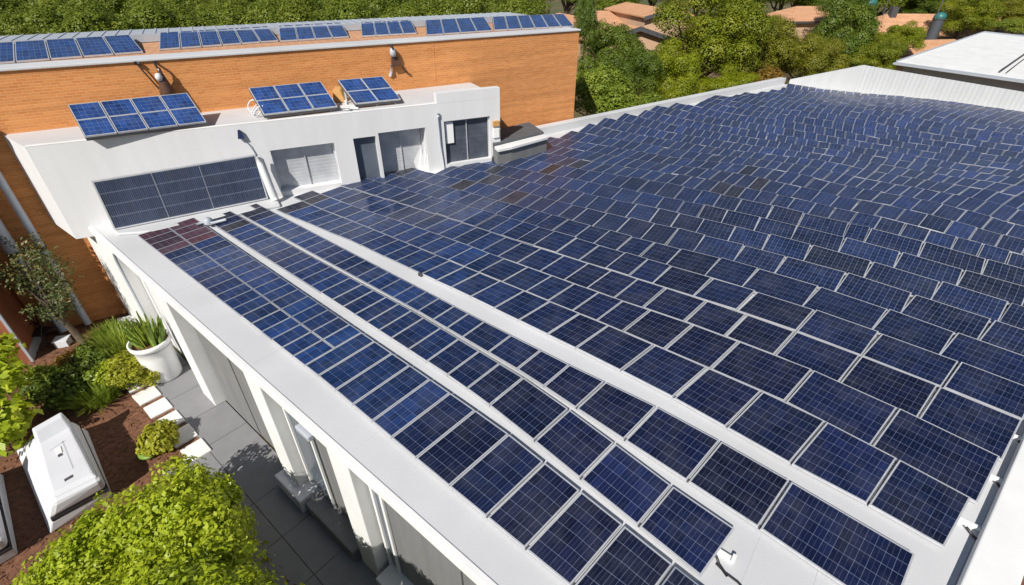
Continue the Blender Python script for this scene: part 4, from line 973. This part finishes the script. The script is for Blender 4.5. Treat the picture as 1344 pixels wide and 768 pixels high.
part('stem', mb, M['bark'], bush)
def shrub(name, px, z, r, n, size, m, label, seed, cat='shrub', squash=.8):
    c = Z(*px, z); base = Vector((c.x, c.y, 0)); t = thing(name, label, cat, base)
    rr = random.Random(seed); L = [(0, 0, z, r * .7)] + [(r * .55 * math.cos(a), r * .55 * math.sin(a), z + r * rr.uniform(-.25, .35), r * rr.uniform(.35, .55)) for a in np.linspace(0, 5.5, 7)]
    leaves_obj('foliage', L, n, size, m, seed, t, squash=squash)
    mb = MB(); mb.tube([(0, 0, 0), (0.02, 0, z)], [.04, .02], 6); mb.build('stem', M['bark'], t)
    return t
def grass_clump(name, px, r, n, h, w, m, label, seed, lean=.6, cat='grass clump'):
    c = Z(*px, 0); t = thing(name, label, cat, c); blades('blades', (0, 0, 0), r, n, h, w, m, seed, t, lean); return t
shrub('yellow_shrub', (176, 487), .5, .74, 6500, .05, M['leaf_yellow'], 'yellow-green bushy shrub beside the white planter', 1)
grass_clump('spiky_shrub', (163, 466), .42, 900, .75, .018, M['leaf_grass'], 'spiky green shrub behind the yellow-green shrub', 2, .7)
grass_clump('grass_tuft', (133, 527), .35, 700, .55, .014, M['leaf_grass'], 'pale grassy tuft at the edge of the mulch behind the air unit', 3, .9)
shrub('dark_shrub', (125, 470), .35, .55, 2600, .06, M['leaf_dark'], 'dark green shrub between the dry shrub and the spiky shrub', 4)
shrub('dark_shrub', (75, 515), .3, .8, 3200, .06, M['leaf_dark'], 'low dark green shrub in shade behind the air unit', 5, squash=.6)
shrub('dark_shrub', (100, 488), .25, .5, 1500, .06, M['leaf_dry'], 'brownish dry shrub in the shaded bed', 6, squash=.6)
shrub('low_shrub', (208, 574), .35, .52, 2800, .06, M['leaf_yellow'], 'small yellow-green shrub at the stepping stones above the big bush', 7)
mb = MB(); c = Z(196, 592, .12); mb.lathe(c, [(0, .03), (.12, .04), (.24, .02), (.26, -.02), (.12, -.04), (0, -.1)], 20); simple('green_pad_leaf', mb, mat('pad_green', (.16, .27, .03), .5, .2, 5), 'flat round green leaf pad beside the small yellow-green shrub', 'plant')
grass_clump('fern', (150, 447), .35, 600, .6, .02, M['leaf_grass'], 'green fern at the foot of the white end wall', 21, .8, 'fern')
shrub('green_shrub', (60, 497), .35, .6, 2600, .055, M['leaf_grass'], 'mid-green shrub in the middle of the shaded bed', 22)
shrub('green_shrub', (112, 498), .3, .5, 2200, .055, M['leaf_grass'], 'low mid-green shrub beside the pale grassy tuft', 23, squash=.7)
shrub('rusty_ground_shrub', (95, 470), .25, .5, 1600, .05, M['leaf_rust'], 'rust-brown low shrub under the tall dry shrub', 24, squash=.6)
shrub('green_shrub', (140, 492), .35, .45, 2000, .05, M['leaf_bright'], 'small bright green shrub left of the yellow-green bushy shrub', 25)
# dry shrub by the brick wall
b0 = Z(112, 452, 0); t = thing('dry_shrub', 'tall dry shrub with sparse brown and grey leaves in front of the brick wall', 'shrub', b0)
rs = random.Random(11); mb = MB(); tips = []
top = V(75, 345, b0 + Vector((-1, 0, 0)), b0 + Vector((1, .3, 0)))
mb.tube([b0, b0 + Vector((-.15, 0, .7)), b0 + Vector((-.35, .05, 1.3))], [.13, .09, .06], 8)
for k in range(26):
    a = rs.random() * 6.28; e = Vector((math.cos(a) * rs.uniform(.3, .95) - .3, math.sin(a) * rs.uniform(.2, .7), rs.uniform(1.0, 3.6))); m0 = b0 + Vector((-.3, .03, rs.uniform(.8, 1.4)))
    mb.tube([m0, m0.lerp(b0 + e, .5) + Vector((0, 0, .15)), b0 + e], [.035, .02, .008], 5); tips.append(b0 + e)
part('trunk', mb, M['bark'], t)
leaves_obj('foliage', [(p.x, p.y, p.z, .36) for p in tips] + [(p.x * .6 + (b0.x - .3) * .4, p.y * .6 + b0.y * .4, p.z * .7 + .35, .3) for p in tips], 3600, .05, M['leaf_dry'], 12, t, inner=.6, origin=b0)
# leafy plant at left edge
c0 = Z(4, 600, 0); t = thing('large_leaf_plant', 'bright green large-leaved plant at the left picture edge', 'plant', c0)
L = [(c.x, c.y, c.z, q) for c, q in ((Z(8, 455, 1.6), .30), (Z(18, 492, 1.45), .33), (Z(2, 520, 1.3), .4), (Z(18, 545, 1.0), .4), (Z(2, 575, .8), .5), (Z(0, 480, 1.4), .4))]
leaves_obj('foliage', L, 900, .115, M['leaf_bright'], 14, t, inner=.5, origin=c0, aspect=.7)
mb = MB(); mb.tube([c0, Z(2, 560, .9), Z(8, 470, 1.55)], [.05, .04, .02], 6); part('stem', mb, M['bark'], t)
shrub('dark_shrub', (2, 560), .6, .7, 2500, .07, M['leaf_dark'], 'dark leafy shrub under the large-leaved plant at the left edge', 15)
shrub('yellow_flower_bush', (4, 396), 1.2, .35, 1100, .05, M['leaf_yellow'], 'small yellow bush at the left edge in front of the timber wing', 16)
# planter with cactus-like stems
pc = SLm(15.05, 1.78, .03); t = thing('white_planter', 'tall round white planter with upright green stems by the wall', 'planter', pc)
mb = MB(); mb.lathe(pc, [(0, 0), (.38, 0), (.42, .06), (.46, .9), (.48, 1.2), (.53, 1.23), (.54, 1.37), (.50, 1.38), (.47, 1.30), (.46, 1.23)], 32); part('pot', mb, M['white'], t)
mb = MB(); mb.lathe(pc, [(.462, 1.25), (0, 1.27)], 24); part('soil', mb, M['mulch'], t)
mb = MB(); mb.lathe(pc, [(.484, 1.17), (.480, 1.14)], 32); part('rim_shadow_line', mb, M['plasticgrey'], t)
pl = thing('potted_plant', 'cluster of upright green stems growing in the white planter', 'plant', pc + Vector((0, 0, 1.25)))
mb = MB(); rs = random.Random(2)
for k in range(38):
    a = rs.random() * 6.28; q = rs.random() ** .5 * .38; b = pc + Vector((math.cos(a) * q, math.sin(a) * q, 1.25)); h = rs.uniform(.35, .85)
    e = b + Vector((math.cos(a) * .16, math.sin(a) * .16, h)); mb.tube([b, b.lerp(e, .5), e], [.035, .045, .012], 6)
part('stem', mb, mat('stem_green', (.20, .30, .04), .5, .35, 9), pl)
blades_o = blades('blades', (0, 0, .0), .36, 90, .7, .02, M['leaf_grass'], 8, pl, .2)
# stepping stones
for k in range(7):
    s = 16.1 - k * .78; c = SLm(s, 1.04 + .012 * k, .012); w = .60; l = .56
    pts = [c + D1 * (-w / 2 + .02 * rb.uniform(-1, 1)) + NN * (-l / 2), c + D1 * (w / 2) + NN * (-l / 2 + .03 * rb.uniform(-1, 1)), c + D1 * (w / 2) + NN * (l / 2), c + D1 * (-w / 2) + NN * (l / 2)]
    mb = MB(); mb.slab(pts, 0, .075); o = mb.build('stepping_stone', M['stone'], None, bevel=.02)
    tag(o, f'white stepping stone, {ordinal(k + 1)} along the mulch counting from the white planter', 'stepping stone', 'white stepping stones')
# condenser units
def air_unit(name, label, lid, base, zt, wing=True):
    """lid/base: four corners back-left, front-left, front-right, back-right"""
    t = thing(name, label, 'air unit', sum(base, Vector()) / 4)
    up = lambda p, z: Vector((p.x, p.y, z))
    sk = .34
    mid = [b.lerp(l, .42) for b, l in zip(base, lid)]
    mb = MB(); mb.prism([up(b, .02) for b in base], [up(m_, .30) for m_ in mid]); part('base_skirt', mb, M['plastic'], t, bevel=.03)
    mb = MB(); m2 = [b.lerp(l, .5) for b, l in zip(base, lid)]; mb.prism([up(m_, .303) for m_ in m2], [up(m_, .37) for m_ in m2]); part('vent_gap', mb, M['black'], t)
    m3 = [b.lerp(l, .35) for b, l in zip(base, lid)]; c = sum(lid, Vector()) / 4
    mb = MB(); mb.prism([up(m_, .373) for m_ in m3], [up(l, zt) for l in lid]); part('housing', mb, M['plastic'], t, bevel=.10)
    inset = lambda k, z: [up(l.lerp(c, k), z) for l in lid]
    mb = MB(); a = inset(.10, zt + .002); b = inset(.20, zt + .07); mb.prism(a, b); lidp = part('lid', mb, M['plastic'], t, bevel=.03)
    # grooves, badge plate, handle
    ax = (lid[3] - lid[0]); ay = (lid[1] - lid[0]); P = lambda u, v, z: up(lid[0] + ax * u + ay * v, z)
    mb = MB()
    for u0, v0, u1, v1 in ((.3, .34, .72, .31), (.66, .3, .70, .76)):
        p, q = P(u0, v0, zt + .071), P(u1, v1, zt + .071); d = (q - p); n_ = Vector((-d.y, d.x, 0)).normalized() * .012; mb.face([p - n_, q - n_, q + n_, p + n_])
    part('panel_groove', mb, M['plasticgrey'], lidp)
    mb = MB(); mb.box(P(.44, .36, zt + .071), ax * .14, ay * .10, (0, 0, .015)); part('latch_plate', mb, M['white'], lidp, bevel=.006)
    mb = MB(); mb.box(P(.46, .47, zt + .071), ax * .09, ay * .03, (0, 0, .02)); part('latch', mb, M['rail'], lidp)
    mb = MB(); mb.box(P(.42, .82, zt + .04), ax * .24, ay * .045, (0, 0, .03)); part('handle', mb, M['rail'], t, bevel=.01)
    if wing:
        mb = MB(); mb.prism([P(.02, .04, zt + .003), P(.98, .02, zt + .003), P(.95, .17, zt + .003), P(.08, .19, zt + .003)], [P(.12, .0, zt + .30), P(.92, -.02, zt + .32), P(.90, .06, zt + .32), P(.16, .08, zt + .30)]); part('raised_back', mb, M['plastic'], t, bevel=.03)
    return t
lid = [Z(44, 576, .78), Z(67, 662, .78), Z(134, 629, .78), Z(93, 551, .78)]
base = [Z(21, 592, 0), Z(66, 702, 0), Z(149, 652, 0), Z(116, 566, 0)]
air_unit('air_unit', 'large white air conditioning unit with sloped lid standing on the mulch', lid, base, .78)
dl = Z(-74, 784, 0) - Z(66, 700, 0)
lid2 = [p + dl + Vector((0, -.05, 0)) for p in lid]; base2 = [p + dl + Vector((0, -.05, 0)) for p in base]
air_unit('air_unit', 'second white air unit cut off by the left picture edge', lid2, base2, .72)
# chair, pots, pipes
cb = Z(62, 448, 0); t = thing('garden_chair', 'black metal garden chair with curved rods under the dry shrub', 'chair', cb)
for sgn, nm in ((-.25, 'frame'), (.25, 'frame')):
    mb = MB(); q = cb + Vector((sgn, 0, 0)); mb.tube([q + Vector((0, -.3, 0)), q + Vector((0, -.28, .45)), q + Vector((0, -.1, .68)), q + Vector((0, .2, .66)), q + Vector((0, .3, .4)), q + Vector((0, .32, 0))], .02, 8); part('side_frame', mb, M['black'], t)
mb = MB(); mb.box(cb + Vector((-.25, -.25, .40)), (.5, 0, 0), (0, .5, 0), (0, 0, .03)); part('seat', mb, M['black'], t)
mb = MB(); mb.tube([cb + Vector((-.25, .28, .4)), cb + Vector((-.22, .36, .95)), cb + Vector((0, .38, 1.02)), cb + Vector((.22, .36, .95)), cb + Vector((.25, .28, .4))], .018, 8); part('backrest', mb, M['black'], t)
mb = MB(); c = Z(74, 458, 0); mb.box(c, (.35, .1, 0), (-.1, .3, 0), (0, 0, .22)); mb.box(c + Vector((-.03, -.02, .223)), (.41, .12, 0), (-.12, .35, 0), (0, 0, .04)); simple('white_box', mb, M['plastic'], 'small white lidded box beside the garden chair', 'box', bevel=.015)
mb = MB(); c = Z(27, 362, 1.6); mb.lathe(c, [(0, -.25), (.13, -.25), (.19, .05), (.2, .08), (.17, .08), (.12, -.2)], 16); hb = thing('teal_bucket', 'small teal bucket hanging low on the left grey pipe', 'bucket', c); part('bucket', mb, M['teal'], hb)
for (x0, y0, x1, y1, r, lab) in ((2, 235, 30, 350, .17, 'thick grey-white drainpipe on the shaded brick wall, the left one of two'), (30, 215, 58, 330, .10, 'thinner grey-white drainpipe on the shaded brick wall, right of the thick one')):
    p0 = V(x1, y1, BRP - BRN * -.25, BRP - BRN * -.25 + BRD); x_ = p0.x; y_ = p0.y
    t = thing('drainpipe', lab, 'drainpipe', (x_, y_, 0), 'drainpipes on the brick wall')
    mb = MB(); mb.tube([(x_, y_, .1), (x_, y_, 5.4), (x_, y_, 6.2)], r, 14); part('pipe', mb, M['plasticgrey'], t)
    mb = MB(); mb.tube([(x_, y_, 6.15), (x_, y_, 6.6)], [r * 1.3, r * 1.5], 12); part('collar', mb, M['black'], t)
    mb = MB(); mb.tube([(x_, y_, 3.0), (x_, y_, 3.12)], r * 1.12, 12); part('collar', mb, M['black'], t)
# low kerb of the brick wall and litter of mulch chips, fallen leaf
mb = MB(); mb.box(bpt(.2, 0, -.65), BRD * 2.6, BRN * .2, (0, 0, .25)); simple('low_kerb', mb, M['plastic'], 'pale low kerb at the foot of the brick wall', 'kerb', bevel=.02)
r = np.random.default_rng(9); n = 9000
sv = r.uniform(-2, 22, n); lv = r.uniform(-6.5, 1.0, n); pos = np.stack([D1.x * sv + NN.x * lv, D1.y * sv + NN.y * lv, r.uniform(.015, .05, n)], 1)
tv = r.normal(size=(n, 3)) * np.array([1, 1, .35]); tv /= np.linalg.norm(tv, axis=1)[:, None]; bv = np.cross(tv, np.array([0, 0, 1.0])); bv /= np.linalg.norm(bv, axis=1)[:, None]
s1 = r.uniform(.02, .055, n)[:, None]; s2 = r.uniform(.01, .02, n)[:, None]
vv = np.stack([pos - tv * s1 - bv * s2, pos - tv * s1 + bv * s2, pos + tv * s1 + bv * s2, pos + tv * s1 - bv * s2], 1)
tag(quads_obj('mulch_chips', vv, leaf_mat('bark_chips', (.09, .04, .02), (.19, .085, .045), (.30, .15, .08), .05)), 'brown bark chips covering the garden bed', 'mulch', kind='stuff')
mb = MB(); c = Z(348, 735, .045); mb.face([c + Vector((-.09, 0, 0)), c + Vector((0, -.04, .02)), c + Vector((.1, .02, .0)), c + Vector((.01, .06, .03))]); simple('fallen_leaf', mb, M['leaf_rust'], 'single yellow fallen leaf on the dark paving', 'leaf')
